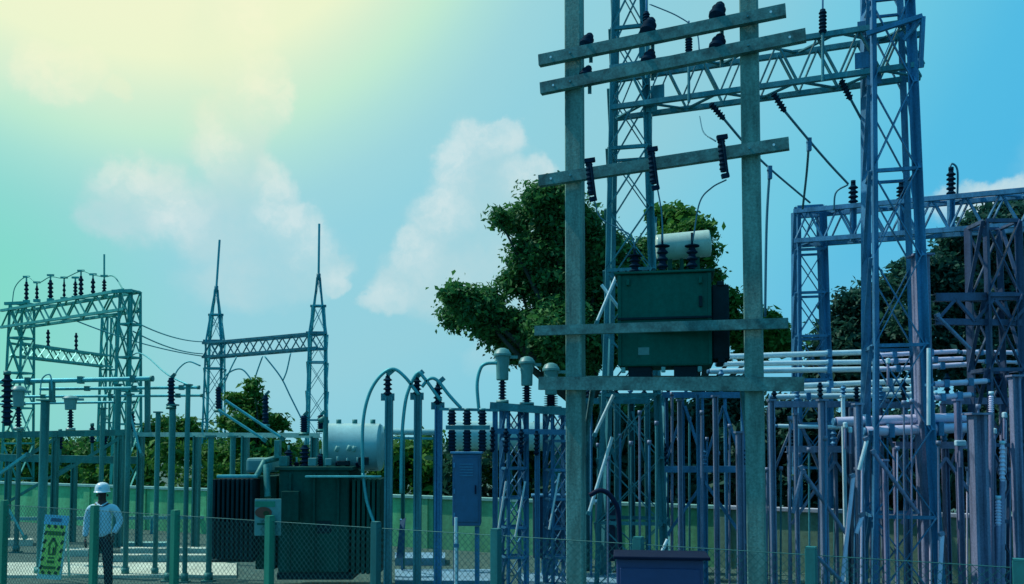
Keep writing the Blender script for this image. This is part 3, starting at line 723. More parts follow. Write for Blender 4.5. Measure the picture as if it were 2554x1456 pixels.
for (a, b, Y, w, lab) in [((562, 998), (700, 1090), 17.5, 7, 'upper pale strut slanting down to the ground transformer'), ((545, 1022), (655, 1094), 17.5, 7, 'lower pale strut slanting down to the ground transformer'), ((815, 1060), (850, 1100), 16.5, 6, 'short pale strut beside the big tank')]:
    t = thing('strut', lab, 'strut', P(*b, Y)); bar(t, 'tube', P(*a, Y), P(*b, Y), w * Y / FPX, ST, 'tube'); bar(t, 'end_lug', P(*b, Y), P(b[0] + 10, b[1] + 6, Y), 0.08, SL)
for (a, b, Y, lab) in [((20, 1265), (60, 1335), 18, 'pale slanting brace beside the leftmost fence post'), ((0, 1180), (70, 1130), 18, 'thin slanting brace at the left picture edge'), ((325, 1030), (352, 1130), 20, 'thin pale slanting rod above the worker to the right')]:
    t = thing('strut', lab, 'strut', P(*b, Y)); bar(t, 'angle_bar', P(*a, Y), P(*b, Y), 0.05, ST, 'angle'); bar(t, 'end_lug', P(*b, Y), P(b[0] + 4, b[1] + 10, Y), 0.07, SL)

# ------------------------------------------------------------------ ground transformer
YT = 14.6
tb = GP(735, YT + .6, 0)
gt = thing('power_transformer', 'large dark green power transformer with radiator banks standing behind the chain-link fence', 'transformer', tb)
def bx(parent, name, x0, x1, y0, y1, Y, depth, mat, bevel=0.012):
    a = P(x0, y1, Y); b = P(x1, y0, Y)
    return rounded_box(name, (abs(b.x - a.x), depth, abs(b.z - a.z)), mat, parent, Matrix.Translation(((a.x + b.x) / 2, Y + depth / 2, (a.z + b.z) / 2)), bevel)
gtank = bx(gt, 'tank', 692, 872, 1172, 1428, YT, 1.3, TXGD, 0.03)
bx(gt, 'tank_lid', 684, 880, 1164, 1173, YT - .05, 1.4, TXGD)
for px in (722, 782, 842): bx(gtank, 'stiffener', px - 5, px + 5, 1180, 1425, YT - .05, 0.05, TXGD)
def radiator(x0, x1, y0, y1, Y, n, mat, nm='radiator_fin', depth=0.9):
    for k in range(n):
        u0 = x0 + (x1 - x0) * k / n; u1 = x0 + (x1 - x0) * (k + 0.82) / n
        bx(gt, nm, u0, u1, y0, y1, Y, depth, mat, 0.008)
radiator(527, 632, 1195, 1395, YT - .2, 9, TXD)
bx(gt, 'tank_side', 636, 690, 1186, 1420, YT + .25, 0.9, TXGD, 0.02)
radiator(876, 950, 1195, 1432, YT - .1, 6, TXGD)
bx(gt, 'header_pipe', 540, 640, 1184, 1192, YT - .12, 0.10, ST); bx(gt, 'header_pipe', 760, 950, 1186, 1191, YT - .18, 0.10, ST)
bx(gt, 'header_pipe', 527, 632, 1396, 1402, YT, 0.3, TXD)
bar(gt, 'elbow_pipe', P(640, 1188, YT), P(660, 1150, YT + .2), 0.10, SL, 'tube'); bar(gt, 'elbow_pipe', P(660, 1150, YT + .2), P(700, 1140, YT + .3), 0.10, SL, 'tube'); bar(gt, 'drop_pipe', P(668, 1240, YT - .1), P(664, 1160, YT + .1), 0.11, SL, 'tube')
bx(gt, 'skid', 690, 880, 1428, 1446, YT + .05, 1.2, TXD)
# conservator drum
c0, c1 = P(812, 1115, YT + 1.0), P(955, 1115, YT + 1.0); rr_ = 0.42
lathe(gt, 'conservator', c0, c1, rr_, 'drum', [(0.0, 0), (0.6, 0.0), (0.93, 0.02), (1.0, 0.05), (1.0, 0.95), (0.93, 0.98), (0.6, 1.0), (0, 1.0)], TANK, 32)
bar(gt, 'conservator_leg', P(835, 1172, YT + .9), P(835, 1135, YT + .9), 0.10, TXGD); bar(gt, 'conservator_leg', P(930, 1172, YT + .9), P(930, 1135, YT + .9), 0.10, TXGD)
for px in (845, 885, 930): bar(gt, 'breather', P(px, 1062, YT + 1.0), P(px, 1046, YT + 1.0), 0.09, SL, 'tube')
bar(gt, 'vent_pipe', P(812, 1170, YT + .3), P(812, 1040, YT + .3), 0.09, SL, 'tube'); bar(gt, 'vent_pipe', P(812, 1042, YT + .3), P(796, 1050, YT + .3), 0.09, SL, 'tube')
for (px, yt, r_) in [(720, 1110, 0.075), (760, 1098, 0.085), (800, 1120, 0.07), (740, 1140, .06), (842, 1138, .055), (866, 1142, .055), (892, 1140, .055)]:
    insulator(gt, P(px, 1166, YT + .35), P(px, yt + 12, YT + .35), r_, 5, core=0.6, name='bushing'); bar(gt, 'bushing_stud', P(px, yt + 12, YT + .35), P(px, yt, YT + .35), 0.035, COPE, 'tube')
for (px, py, w, h, m) in [(706, 1150, 22, 26, SL), (778, 1152, 20, 20, CTG), (818, 1152, 16, 18, CTG), (905, 1150, 24, 20, TXD), (855, 1155, 30, 12, TXD), (690, 1120, 14, 46, SL)]:
    bx(gt, 'fitting_box', px - w / 2, px + w / 2, py - h / 2, py + h / 2, YT + .15, 0.15, m)
for (px, py) in [(868, 1118), (880, 1120), (838, 1120)]: bar(gt, 'valve', P(px, py + 6, YT + .5), P(px + 5, py - 7, YT + .5), 0.07, COPE, 'tube')
bx(gtank, 'control_box', 700, 745, 1225, 1300, YT - .2, 0.14, TXGD); bx(gtank, 'nameplate', 790, 826, 1300, 1330, YT - .02, 0.015, TXD)
# cluttered pipework behind left radiator
bx(gt, 'cooler_casing', 612, 680, 1142, 1180, YT + .6, .5, CTG, 0.05)
# long pale pipe to the right behind the poles
t = thing('oil_pipe', 'long pale horizontal pipe right of the big tank behind the cable poles', 'pipe', P(955, 1076, 17)); bar(t, 'tube', P(960, 1076, 17), P(1095, 1078, 17), 0.12, TANK, 'tube'); bar(t, 'flange', P(957, 1076, 17), P(963, 1076, 17), 0.2, SL, 'tube'); bar(t, 'tube', P(965, 1092, 17), P(1095, 1094, 17), 0.05, ST, 'tube'); bar(t, 'leg', GP(1005, 17, 0), P(1005, 1080, 17), 0.07, SL, 'ibeam'); bar(t, 'leg', GP(1085, 17, 0), P(1085, 1080, 17), 0.07, SL, 'ibeam')
t = thing('pale_roof_tank', 'pale horizontal tank glimpsed between the cable poles and the concrete pole', 'tank', GP(1330, 21, 0)); lathe(t, 'drum', P(1120, 1085, 21), P(1420, 1090, 21), 0.34, 'drum2', [(0.0, 0), (0.6, 0.0), (0.95, 0.02), (1, 0.05), (1, 0.95), (0.95, 0.98), (0.6, 1.0), (0, 1.0)], TANK, 28)
for px in (1160, 1270, 1390): bar(t, 'leg', GP(px, 21, 0), P(px, 1100, 21), 0.14, SL, 'ibeam')

# ------------------------------------------------------------------ worker
def skin_mesh(name, verts, edges, radii, mat, parent, mw, root=0, sub=2):
    me = bpy.data.meshes.new(name); me.from_pydata(verts, edges, [])
    o = bpy.data.objects.new(name, me); COL.objects.link(o)
    sk = o.modifiers.new('skin', 'SKIN'); sk.use_smooth_shade = True
    ss = o.modifiers.new('sub', 'SUBSURF'); ss.levels = sub; ss.render_levels = sub
    for i, sv in enumerate(me.skin_vertices[0].data):
        r_ = radii[i]; sv.radius = r_ if isinstance(r_, tuple) else (r_, r_); sv.use_root = (i == root)
    dg = bpy.context.evaluated_depsgraph_get()
    ev = o.evaluated_get(dg); m2 = bpy.data.meshes.new_from_object(ev); m2.name = name
    bpy.data.objects.remove(o); bpy.data.meshes.remove(me)
    m2.materials.clear(); m2.materials.append(mat)
    for p in m2.polygons: p.use_smooth = True
    return link(name, m2, parent, mw)
YW = 14.95
wb = GP(250, YW, 0.0)
wk = thing('person', 'worker in white hard hat, pale blue shirt and dark trousers standing beside the hazard sign', 'person', wb)
MW = RZ(wb, R(8))
# local frame: x right in the picture, -y towards the camera
body_v = [(0, 0, 0.93), (0, 0, 1.15), (0, 0.01, 1.36), (0, 0.0, 1.47), (0, -0.02, 1.54), (0, -0.02, 1.62), (0, -0.02, 1.69),
          (-0.17, 0, 1.40), (-0.235, 0.02, 1.13), (-0.245, -0.03, 0.88),
          (0.17, 0, 1.40), (0.275, 0.05, 1.15), (0.205, -0.06, 0.93),
          (-0.10, 0, 0.87), (-0.115, -0.01, 0.47), (-0.125, 0.02, 0.09), (0.10, 0, 0.87), (0.115, -0.02, 0.47), (0.125, 0.02, 0.09)]
body_e = [(0, 1), (1, 2), (2, 3), (3, 4), (4, 5), (5, 6), (2, 7), (7, 8), (8, 9), (2, 10), (10, 11), (11, 12), (0, 13), (13, 14), (14, 15), (0, 16), (16, 17), (17, 18)]
body_r = [(.13, .09), (.12, .085), (.11, .08), .058, .062, (.075, .085), (.06, .07), .055, .042, .028, .055, .042, .028, .08, .055, .04, .08, .055, .04]
bod = skin_mesh('body', body_v, body_e, body_r, SKIN, wk, MW)
def hand(wr, side, curl):
    """palm and five fingers hanging from the wrist"""
    x, y, z = wr; vs_, es, rs = [(x, y, z), (x, y - .005, z - .05), (x, y - .01, z - .085)], [(0, 1), (1, 2)], [.024, (.018, .036), (.016, .036)]
    for k, ln in enumerate((0.075, 0.085, 0.08, 0.062)):
        yy = y - .035 + .023 * k; i0 = len(vs_)
        vs_ += [(x, yy, z - .095), (x + side * .006, yy, z - .095 - ln * .5), (x + side * .022 * curl, yy, z - .095 - ln * .92)]; rs += [.010, .0095, .0075]
        es += [(2, i0), (i0, i0 + 1), (i0 + 1, i0 + 2)]
    i0 = len(vs_); vs_ += [(x + side * .012, y - .045, z - .045), (x + side * .02, y - .062, z - .08), (x + side * .022, y - .062, z - .11)]; rs += [.011, .010, .008]
    es += [(1, i0), (i0, i0 + 1), (i0 + 1, i0 + 2)]
    skin_mesh('hand', vs_, es, rs, SKIN, wk, MW, sub=1)
hand((-0.245, -0.03, 0.88), 1, 1.0); hand((0.205, -0.06, 0.93), -1, 1.2)
sh_v = [(0, 0, 0.86), (0, 0, 1.02), (0, 0, 1.18), (0, 0.005, 1.33), (0, 0.0, 1.425), (-0.12, 0, 1.405), (-0.185, 0.005, 1.38), (-0.225, 0.015, 1.26), (-0.245, 0.02, 1.13), (-0.252, -0.005, 1.0), (-0.252, -0.028, 0.89),
        (0.12, 0, 1.405), (0.185, 0.005, 1.38), (0.245, 0.03, 1.27), (0.285, 0.05, 1.15), (0.25, 0.0, 1.05), (0.208, -0.055, 0.945)]
sh_e = [(0, 1), (1, 2), (2, 3), (3, 4), (3, 5), (5, 6), (6, 7), (7, 8), (8, 9), (9, 10), (3, 11), (11, 12), (12, 13), (13, 14), (14, 15), (15, 16)]
sh_r = [(.175, .125), (.165, .12), (.17, .12), (.16, .112), (.085, .08), (.085, .085), (.078, .078), (.066, .066), (.06, .06), (.052, .052), .046, (.085, .085), (.078, .078), (.068, .068), (.062, .062), (.056, .056), .048]
sh = skin_mesh('shirt', sh_v, sh_e, sh_r, SHIRT, wk, MW)
tr_v = [(0, 0, 0.96), (0, 0, 0.88), (-0.095, 0, 0.82), (-0.108, -0.01, 0.64), (-0.115, -0.012, 0.47), (-0.122, 0.01, 0.25), (-0.127, 0.015, 0.07), (0.095, 0, 0.82), (0.108, -0.012, 0.64), (0.115, -0.02, 0.47), (0.122, 0.005, 0.25), (0.127, 0.015, 0.07)]
tr_e = [(0, 1), (1, 2), (2, 3), (3, 4), (4, 5), (5, 6), (1, 7), (7, 8), (8, 9), (9, 10), (10, 11)]
tr_r = [(.165, .115), (.165, .12), (.10, .11), (.092, .10), (.078, .085), (.07, .075), (.066, .075), (.10, .11), (.092, .10), (.078, .085), (.07, .075), (.066, .075)]
skin_mesh('trousers', tr_v, tr_e, tr_r, TROUS, wk, MW)
for s in (-1, 1):
    skin_mesh('boot', [(s * .127, .05, .07), (s * .13, .0, .05), (s * .135, -.09, .042), (s * .14, -.16, .035)], [(0, 1), (1, 2), (2, 3)], [(.05, .06), (.05, .05), (.048, .04), (.036, .03)], SHOE, wk, MW, sub=1)
hat_m = lathe_mesh('hard_hat', [(1.12, 0.0), (1.14, 0.03), (1.02, 0.09), (1.0, 0.20), (0.97, 0.45), (0.85, 0.72), (0.6, 0.90), (0.3, 0.98), (0.0, 1.0)], HELM, 24)
ht = link('hard_hat', hat_m, wk, MW @ Matrix.Translation((0, -0.02, 1.645)) @ Matrix.Diagonal((.118, .14, .165, 1)))
link('hat_brim', lathe_mesh('brim', [(0.7, 0), (1.0, 0.0), (1.0, 0.35), (0.7, 1.0)], HELM, 20), wk, MW @ Matrix.Translation((0, -0.12, 1.642)) @ Matrix.Diagonal((.10, .085, .022, 1)))
link('hat_badge', lathe_mesh('badge', [(1, 0), (1, 1)], SIGNB, 12), wk, MW @ Matrix.Translation((0, -0.149, 1.715)) @ Matrix.Rotation(R(72), 4, 'X') @ Matrix.Diagonal((.022, .022, .012, 1)))
# face: nose, ears, brow, mouth, collar
skin_mesh('nose', [(0, -.115, 1.60), (0, -.132, 1.575), (0, -.125, 1.56)], [(0, 1), (1, 2)], [.012, .016, .014], SKIN, bod, MW, sub=1)
for s in (-1, 1):
    skin_mesh('ear', [(s * .083, -.015, 1.615), (s * .088, -.01, 1.59), (s * .082, -.015, 1.565)], [(0, 1), (1, 2)], [.012, .015, .010], SKIN, bod, MW, sub=1)
    link('eye', lathe_mesh('eye', [(0.5, 0), (1, .3), (1, .7), (.5, 1)], SHOE, 10), bod, MW @ Matrix.Translation((s * .032, -.103, 1.615)) @ Matrix.Rotation(R(90), 4, 'X') @ Matrix.Diagonal((.013, .009, .008, 1)))
bar(bod, 'mouth', MW @ Vector((-.028, -.103, 1.535)), MW @ Vector((.028, -.103, 1.535)), 0.010, SHOE)
for s in (-1, 1):
    bar(sh, 'collar', MW @ Vector((s * .085, -.02, 1.475)), MW @ Vector((s * .018, -.105, 1.415)), 0.045, SHIRT, d=0.012)
bar(sh, 'placket', MW @ Vector((0, -.118, 1.40)), MW @ Vector((0, -.128, 0.95)), 0.03, SHIRT, d=0.008)

# ------------------------------------------------------------------ hazard sign
YS = 15.7
lean = R(6)
s0 = GP(122, YS, 0.05)
hs = thing('hazard_sign', 'tall yellow green hazard sign with black dashed border and pale blue header on the path', 'sign', s0)
SW, SHH = 0.42, 1.12
SM = Matrix.Translation(s0 + Vector((0, 0, 0.02))) @ Matrix.Rotation(R(3.5), 4, 'Y') @ Matrix.Rotation(-lean, 4, 'X')
def sbox(parent, name, x, z, w, h, y, d, mat, rot=0):
    return link(name, unit('box', mat), parent, SM @ Matrix.Translation((x, y, z)) @ Matrix.Rotation(rot, 4, 'Y') @ Matrix.Diagonal((w, d, h, 1)) @ Matrix.Translation((0, 0, -0.5)))
sbox(hs, 'board', 0, SHH / 2, SW, SHH, 0, 0.03, SIGNW)
sbox(hs, 'header', 0, SHH - .085, SW + .01, 0.17, -0.018, 0.02, SIGNB); sbox(hs, 'header_panel', 0, SHH - .085, SW * .45, 0.06, -0.03, 0.006, CABB)
sbox(hs, 'face_panel', 0, 0.515, SW - .07, 0.86, -0.018, 0.012, SIGNY)
for k in range(3):
    for zz in (0.115, 0.915): sbox(hs, 'border_dash', -0.115 + 0.115 * k, zz, 0.06, 0.05, -0.026, 0.006, SIGNK, R(25))
for k in range(5):
    for xx in (-.155, .155): sbox(hs, 'border_dash', xx, 0.20 + 0.15 * k, 0.045, 0.075, -0.026, 0.006, SIGNK, R(25))
sbox(hs, 'text_line', 0.0, 0.80, 0.24, 0.075, -0.026, 0.005, SIGND); sbox(hs, 'text_line', -0.01, 0.20, 0.22, 0.05, -0.026, 0.005, SIGND); sbox(hs, 'text_line', 0, 0.30, 0.13, 0.05, -0.026, 0.005, SIGND); sbox(hs, 'text_line', 0, 0.37, 0.11, 0.03, -0.026, 0.005, SIGND)
# pictogram: an arched figure
link('pictogram_head', lathe_mesh('picto', [(1, 0), (1, 1)], SIGNK, 16), hs, SM @ Matrix.Translation((0, -0.024, 0.69)) @ Matrix.Rotation(R(90), 4, 'X') @ Matrix.Diagonal((.035, .035, .006, 1)))
for x, rz in ((-.06, R(28)), (.06, R(-28))): sbox(hs, 'pictogram_arm', x * .8, 0.63, 0.035, 0.13, -0.026, 0.005, SIGND, rz)
for x in (-.055, .055): sbox(hs, 'pictogram_leg', x, 0.52, 0.032, 0.18, -0.026, 0.005, SIGND)
sbox(hs, 'pictogram_bar', 0.02, 0.50, 0.03, 0.11, -0.027, 0.005, SIGNK); sbox(hs, 'pictogram_bar', 0, 0.43, 0.13, 0.025, -0.028, 0.005, SIGND)
for x in (-.17, .17): bar(hs, 'rear_leg', SM @ Vector((x, .02, 1.0)), Vector((s0.x + x - .05, s0.y + .48, 0.055)), 0.03, SIGNW)

# ------------------------------------------------------------------ chain-link fence
FH = 1.6
posts_px = [(10, 1250), (235, 1272), (436, 1285), (672, 1300), (937, 1313), (1237, 1332), (1593, 1350), (2025, 1375), (2545, 1398), (3200, 1432)]
fpts = []
fA, fB = GP(10, 0.9 * FPX / 150, 0), GP(2545, 0.9 * FPX / 296, 0)
fd = fB - fA
for (px, _) in posts_px:
    u = (px - CX) / FPX
    # column plane x = u * y (level at FH, small pitch correction ignored through GP)
    lo, hi = -0.6, 1.8
    for _k in range(50):
        mid = (lo + hi) / 2; q = fA + fd * mid
        (lo, hi) = (mid, hi) if GP(px, q.y, 1.2).x > q.x else (lo, mid)
    fpts.append(fA + fd * lo)
fpts.insert(0, fpts[0] * 2 - fpts[1])
fe = thing('chain_link_fence', 'chain-link fence with square green posts crossing the whole foreground', 'fence', fpts[1])
fdir = fd.normalized()
for i, q in enumerate(fpts):
    px = q.x / q.y * FPX + CX
    bar(fe, 'fence_post', q, q + Vector((0, 0, FH)), 0.088, FPOST if px < 900 else FPOSTT, 'groove', hint=(fdir.x, fdir.y, 0))
    bar(fe, 'post_cap', q + Vector((0, 0, FH + .002)), q + Vector((0, 0, FH + .02)), 0.080, FPOST if px < 900 else FPOSTT, hint=(fdir.x, fdir.y, 0))
for i in range(len(fpts) - 1):
    a = fpts[i] + fdir * 0.05; b = fpts[i + 1] - fdir * 0.05; W_ = (b - a).length; H_ = FH - 0.10
    v, f = [], []; th = 0.0042; pitch = 0.072
    def strip(s0_, z0_, s1_, z1_, yy):
        dx, dz = s1_ - s0_, z1_ - z0_; l_ = math.hypot(dx, dz)
        if l_ < 1e-3: return
        nx, nz = -dz / l_ * th / 2, dx / l_ * th / 2; b0 = len(v)
        for (s_, z_) in ((s0_, z0_), (s1_, z1_)):
            v.extend([(s_ + nx, yy, z_ + nz), (s_ - nx, yy, z_ - nz), (s_, yy + th, z_)])
        f.extend([(b0, b0 + 1, b0 + 4, b0 + 3), (b0 + 1, b0 + 2, b0 + 5, b0 + 4), (b0 + 2, b0, b0 + 3, b0 + 5)])
    k = -int(H_ / pitch)
    while k * pitch < W_:
        c = k * pitch                       # s - z = c
        z0_, z1_ = max(0, -c), min(H_, W_ - c)
        if z1_ > z0_: strip(c + z0_, z0_, c + z1_, z1_, 0.0); strip(W_ - c - z0_, z0_, W_ - c - z1_, z1_, 0.004)
        k += 1
    mwf = Matrix.Translation(a + Vector((0, 0, 0.06))) @ Matrix.Rotation(math.atan2(fdir.y, fdir.x), 4, 'Z')
    o = mesh_obj('chain_link_mesh', v, f, MESHM, fe, mw=mwf); o['kind'] = 'stuff'
    for zz in (0.08, FH - 0.05): bar(fe, 'tension_wire', a + Vector((0, 0, zz)), b + Vector((0, 0, zz)), 0.007, MESHM, 'tube')
# notice plate behind a fence post
q = fpts[4] + Vector((fdir.y, -fdir.x, 0)) * -0.09
np_ = thing('notice_plate', 'grey green notice plate with red brown mark fixed behind a green fence post', 'sign', q + Vector((0, 0, 1.3)))
Yq = q.y
bx(np_, 'plate', 634, 701, 1244, 1336, Yq, 0.02, CTG, 0.004); bx(np_, 'top_band', 636, 686, 1250, 1264, Yq - .006, 0.005, FPOST, 0)
e0 = P(657, 1278, Yq - .008); link('red_mark', lathe_mesh('mark', [(1, 0), (1, 1)], RUST, 20), np_, Matrix.Translation(e0) @ Matrix.Rotation(R(90), 4, 'X') @ Matrix.Diagonal((.10, .065, .006, 1)))
e1 = P(664, 1280, Yq - .016); link('dark_mark', lathe_mesh('mark', [(1, 0), (1, 1)], SIGNK, 20), np_, Matrix.Translation(e1) @ Matrix.Rotation(R(90), 4, 'X') @ Matrix.Diagonal((.035, .03, .004, 1)))
bx(np_, 'text_line', 641, 690, 1304, 1309, Yq - .004, 0.003, TXG, 0)

# ------------------------------------------------------------------ three cable poles
for (px, yt, yp, lab) in [(967, 930, 990, 'tallest left one of three cable poles with black sealing end'), (1040, 935, 988, 'middle one of three cable poles with black sealing end'), (1092, 952, 1012, 'right and shortest of three cable poles beside the blue cabinet')]:
    Y = 14.6; b = GP(px, Y, 0); t = thing('cable_pole', lab, 'pole', b, 'cable poles by the ground transformer')
    zp = P(px, yp, Y)
    bar(t, 'shaft', b, Vector((b.x, b.y, zp.z)), 0.125, SC if px < 1060 else SB, 'ibeam'); bar(t, 'cross_plate', zp - Vector((.11, 0, 0)), zp + Vector((.11, 0, 0)), 0.05, SC, d=0.12)
    insulator(t, zp + Vector((0, 0, .02)), P(px, yt + 8, Y), 0.075, 4, name='sealing_end'); bar(t, 'terminal', P(px, yt + 8, Y), P(px, yt - 4, Y), 0.05, BLACK, 'tube')
    bar(t, 'clamp', P(px, yt + 4, Y), P(px + 16, yt - 10, Y), 0.07, SC)
for (pts, lab) in [([(905, 1180), (905, 1060), (920, 985), (948, 938), (980, 920), (1010, 940), (1045, 985)], 'tall arched cable leaving the left cable pole'), ([(1000, 1230), (1002, 1100), (1010, 1010), (1022, 965), (1042, 930), (1060, 945), (1100, 1000)], 'arched cable at the middle cable pole'),
                   ([(1052, 965), (1070, 945), (1090, 948), (1120, 985), (1150, 1018)], 'arched cable at the right cable pole'), ([(1195, 1030), (1190, 960), (1198, 920), (1212, 907), (1240, 905)], 'thick bent conductor rising to the left current transformer'),
                   ([(905, 1180), (915, 1250), (935, 1310)], 'cable drooping to a fence post beside the transformer')]:
    tag(tube_path('cable', curve_pts([P(x, y, 14.5) for x, y in pts], 8), 0.028, ST), lab, 'cable')

# breaker: blue cabinet with three black poles
Yb = 14.2; b = GP(1165, Yb, 0)
br = thing('circuit_breaker', 'blue breaker cabinet on a stand with three black insulator columns on top', 'circuit breaker', b)
bx(br, 'cabinet', 1128, 1199, 1132, 1312, Yb, 0.45, CABB, 0.015); brd = bx(br, 'door', 1134, 1193, 1142, 1302, Yb - .02, 0.02, CABB, 0.006); bx(brd, 'door_handle', 1184, 1188, 1210, 1232, Yb - .04, 0.02, DARKV, 0)
for yy in (1160, 1225, 1285): bx(brd, 'hinge', 1131, 1135, yy - 6, yy + 6, Yb - .035, 0.02, SB, 0)
for k in range(5): bx(brd, 'louvre', 1146, 1180, 1156 + 7 * k, 1159 + 7 * k, Yb - .03, 0.012, SB, 0)
for px in (1137, 1190):
    q = GP(px, Yb + .1, 0); bar(br, 'leg', q, P(px, 1313, Yb + .1), 0.075, SB, 'angle')
bx(br, 'roof', 1123, 1204, 1126, 1132, Yb - .03, 0.52, SB)
for px in (1127, 1165, 1203):
    insulator(br, P(px, 1126, Yb + .2), P(px, 1072, Yb + .2), 0.075, 6, core=0.72); insulator(br, P(px, 1060, Yb + .2), P(px, 1024, Yb + .2), 0.075, 4, core=0.72); bar(br, 'top_cap', P(px, 1024, Yb + .2), P(px, 1018, Yb + .2), 0.11, SC, 'tube')
bar(br, 'cross_bar', P(1112, 1066, Yb + .2), P(1222, 1066, Yb + .2), 0.07, SC); bar(br, 'bus_strip', P(1096, 1020, Yb + .2), P(1245, 1023, Yb + .2), 0.045, SC)
for (px, y0, y1, lab) in [(1137, 1300, 1456, 'pale earthing rod standing at the blue cabinet left leg')]:
    t = thing('earth_rod', lab, 'rod', GP(px, 14.0, 0)); bar(t, 'rod', GP(px, 13.9, 0), P(px, 1290, 13.9), 0.05, BUSC, 'tube'); bar(t, 'clamp', P(px - 4, 1360, 13.9), P(px + 8, 1360, 13.9), 0.06, SB)
t = thing('leaning_board', 'pale blue board leaning by the foot of the left cable poles', 'board', GP(1000, 16, 0))
mesh_obj('panel', [P(988, 1392, 16), P(1006, 1392, 16), P(1012, 1290, 16.3), P(998, 1300, 16.3), P(988, 1392, 16.06), P(1006, 1392, 16.06), P(1012, 1290, 16.36), P(998, 1300, 16.36)], [(0, 1, 2, 3), (7, 6, 5, 4), (0, 4, 5, 1), (1, 5, 6, 2), (2, 6, 7, 3), (3, 7, 4, 0)], CABB, t); bar(t, 'prop', P(1000, 1295, 16.35), GP(1003, 16.9, 0.02), 0.04, SB)

# ------------------------------------------------------------------ hooded current transformers on their frame
Yc = 15.4
instrument('current_transformer', 'left and tallest of three hooded current transformers in front of the tree', 1253, 868, 948, 1006, Yc, 45, 21, CTG, 'hooded current transformers')
instrument('current_transformer', 'middle of three hooded current transformers in front of the tree', 1314, 889, 962, 1012, Yc, 42, 24, CTG, 'hooded current transformers')
instrument('current_transformer', 'right one of three hooded current transformers, close to the left concrete pole', 1374, 905, 985, 1022, Yc, 44, 36, CTG, 'hooded current transformers')
cf = thing('lattice_stand', 'blue lattice frame carrying the three hooded current transformers', 'frame', GP(1320, Yc, 0))
bar(cf, 'top_beam', P(1222, 1012, Yc - .25), P(1428, 1028, Yc - .25), 0.13, SC, 'channel'); bar(cf, 'top_beam', P(1222, 1012, Yc + .25), P(1428, 1028, Yc + .25), 0.13, SC, 'channel')
for px in (1253, 1314, 1374): bar(cf, 'seat_plate', P(px - 22, 1012 + (px - 1253) * .1, Yc), P(px + 22, 1014 + (px - 1253) * .1, Yc), 0.5, SC, d=0.04)
lattice_column(cf, GP(1282, Yc, 0), 0.3, levels_of(0, P(1282, 1022, Yc).z, 0.17, 0.17, 6), 0.07, 0.045, SB, horiz=2)
lattice_column(cf, GP(1392, Yc, 0), 0.3, levels_of(0, P(1392, 1028, Yc).z, 0.17, 0.17, 6), 0.07, 0.045, SB, horiz=2)
bar(cf, 'mid_beam', P(1235, 1075, Yc - .3), P(1425, 1078, Yc - .3), 0.09, SB, 'angle')
for px in (1235, 1340): bar(cf, 'leg', GP(px, Yc - .2, 0), P(px, 1020, Yc - .2), 0.09, SB, 'ibeam')
for k, (px, y0) in enumerate([(1228, 1065), (1262, 1068), (1300, 1070), (1338, 1074)]):
    insulator(cf, P(px, y0 + 62, Yc - .4), P(px, y0, Yc - .4), 0.05, 5)
for (a, b) in [((1240, 1340), (1262, 1200)), ((1285, 1340), (1310, 1200)), ((1370, 1320), (1395, 1180))]: bar(cf, 'operating_rod', P(*a, Yc - .5), P(*b, Yc - .5), 0.035, BUSC, 'tube')
for (x0, x1, y0, y1, Y, m, nm, lab, ct) in [(1330, 1412, 1240, 1392, 16.3, NAVY, 'control_cabinet', 'dark navy control cabinet left of the left concrete pole', 'cabinet'), (1490, 1535, 1255, 1400, 16.6, NAVY, 'control_cabinet', 'narrow dark cabinet right of the left concrete pole', 'cabinet'), (1398, 1450, 1040, 1062, 17.6, WHITEB, 'light_box', 'small white box glimpsed left of the left concrete pole', 'box')]:
    t = thing(nm, lab, ct, GP((x0 + x1) / 2, Y, 0)); bx(t, 'casing', x0, x1, y0, y1, Y, 0.4, m, 0.012)
    bx(t, 'roof', x0 - 4, x1 + 4, y0 - 6, y0, Y - .04, 0.48, SB); xm = (x0 + x1) / 2; bar(t, 'stand', GP(xm, Y + .2, 0), P(xm, y1, Y + .2), (x1 - x0) * Y / FPX * .5, SB)
    bx(t, 'door', x0 + 5, x1 - 5, y0 + 5, y1 - 6, Y - .015, 0.016, m, 0.004)

# ------------------------------------------------------------------ main gantry
gc = thing('steel_gantry', 'tall lattice gantry with two towers and a box truss behind the raised transformer', 'gantry', GP(1900, 15, 0))
cL, cR = GP(1580, 15.7, 0), GP(2246, 14.1, 0)
rotC = math.atan2(cR.y - cL.y, cR.x - cL.x)
zR = 11.0
lattice_column(gc, cL, rotC + .15, levels_of(0, 4.4, 0.60, 0.43, 4) + levels_of(4.4, zR, 0.43, 0.26, 6)[1:], 0.10, 0.06, SC)
lattice_column(gc, cR, rotC + .15, levels_of(0, 4.0, 0.49, 0.37, 3) + levels_of(4.0, zR, 0.37, 0.27, 5)[1:], 0.115, 0.055, SB)
box_truss(gc, P(1530, 282, 15.7), P(2300, 176, 14.0), 0.72, 0.54, 8, 0.085, 0.06, SC)
for (x, y, s) in [(2150, 150, .22), (2155, 70, .20), (1640, 232, .24), (1625, 262, .2), (2180, 190, .22), (1605, 130, .16)]:
    q = P(x, y, 14.1 if x > 2000 else 15.3); m = Matrix.Translation(q) @ Matrix.Rotation(rotC, 4, 'Z') @ Matrix.Diagonal((s, 0.02, s * 1.2, 1)) @ Matrix.Translation((0, 0, -.5)); link('gusset_plate', unit('box', SC if x < 2000 else SB), gc, m)
bar(gc, 'bracket_arm', P(2160, 85, 13.8), P(2300, 40, 13.6), 0.07, SB, 'angle'); bar(gc, 'bracket_arm', P(2255, 100, 13.8), P(2302, 42, 13.6), 0.06, SB, 'angle'); bar(gc, 'bracket_arm', P(2302, 42, 13.6), P(2296, 170, 13.6), 0.06, SB, 'angle')
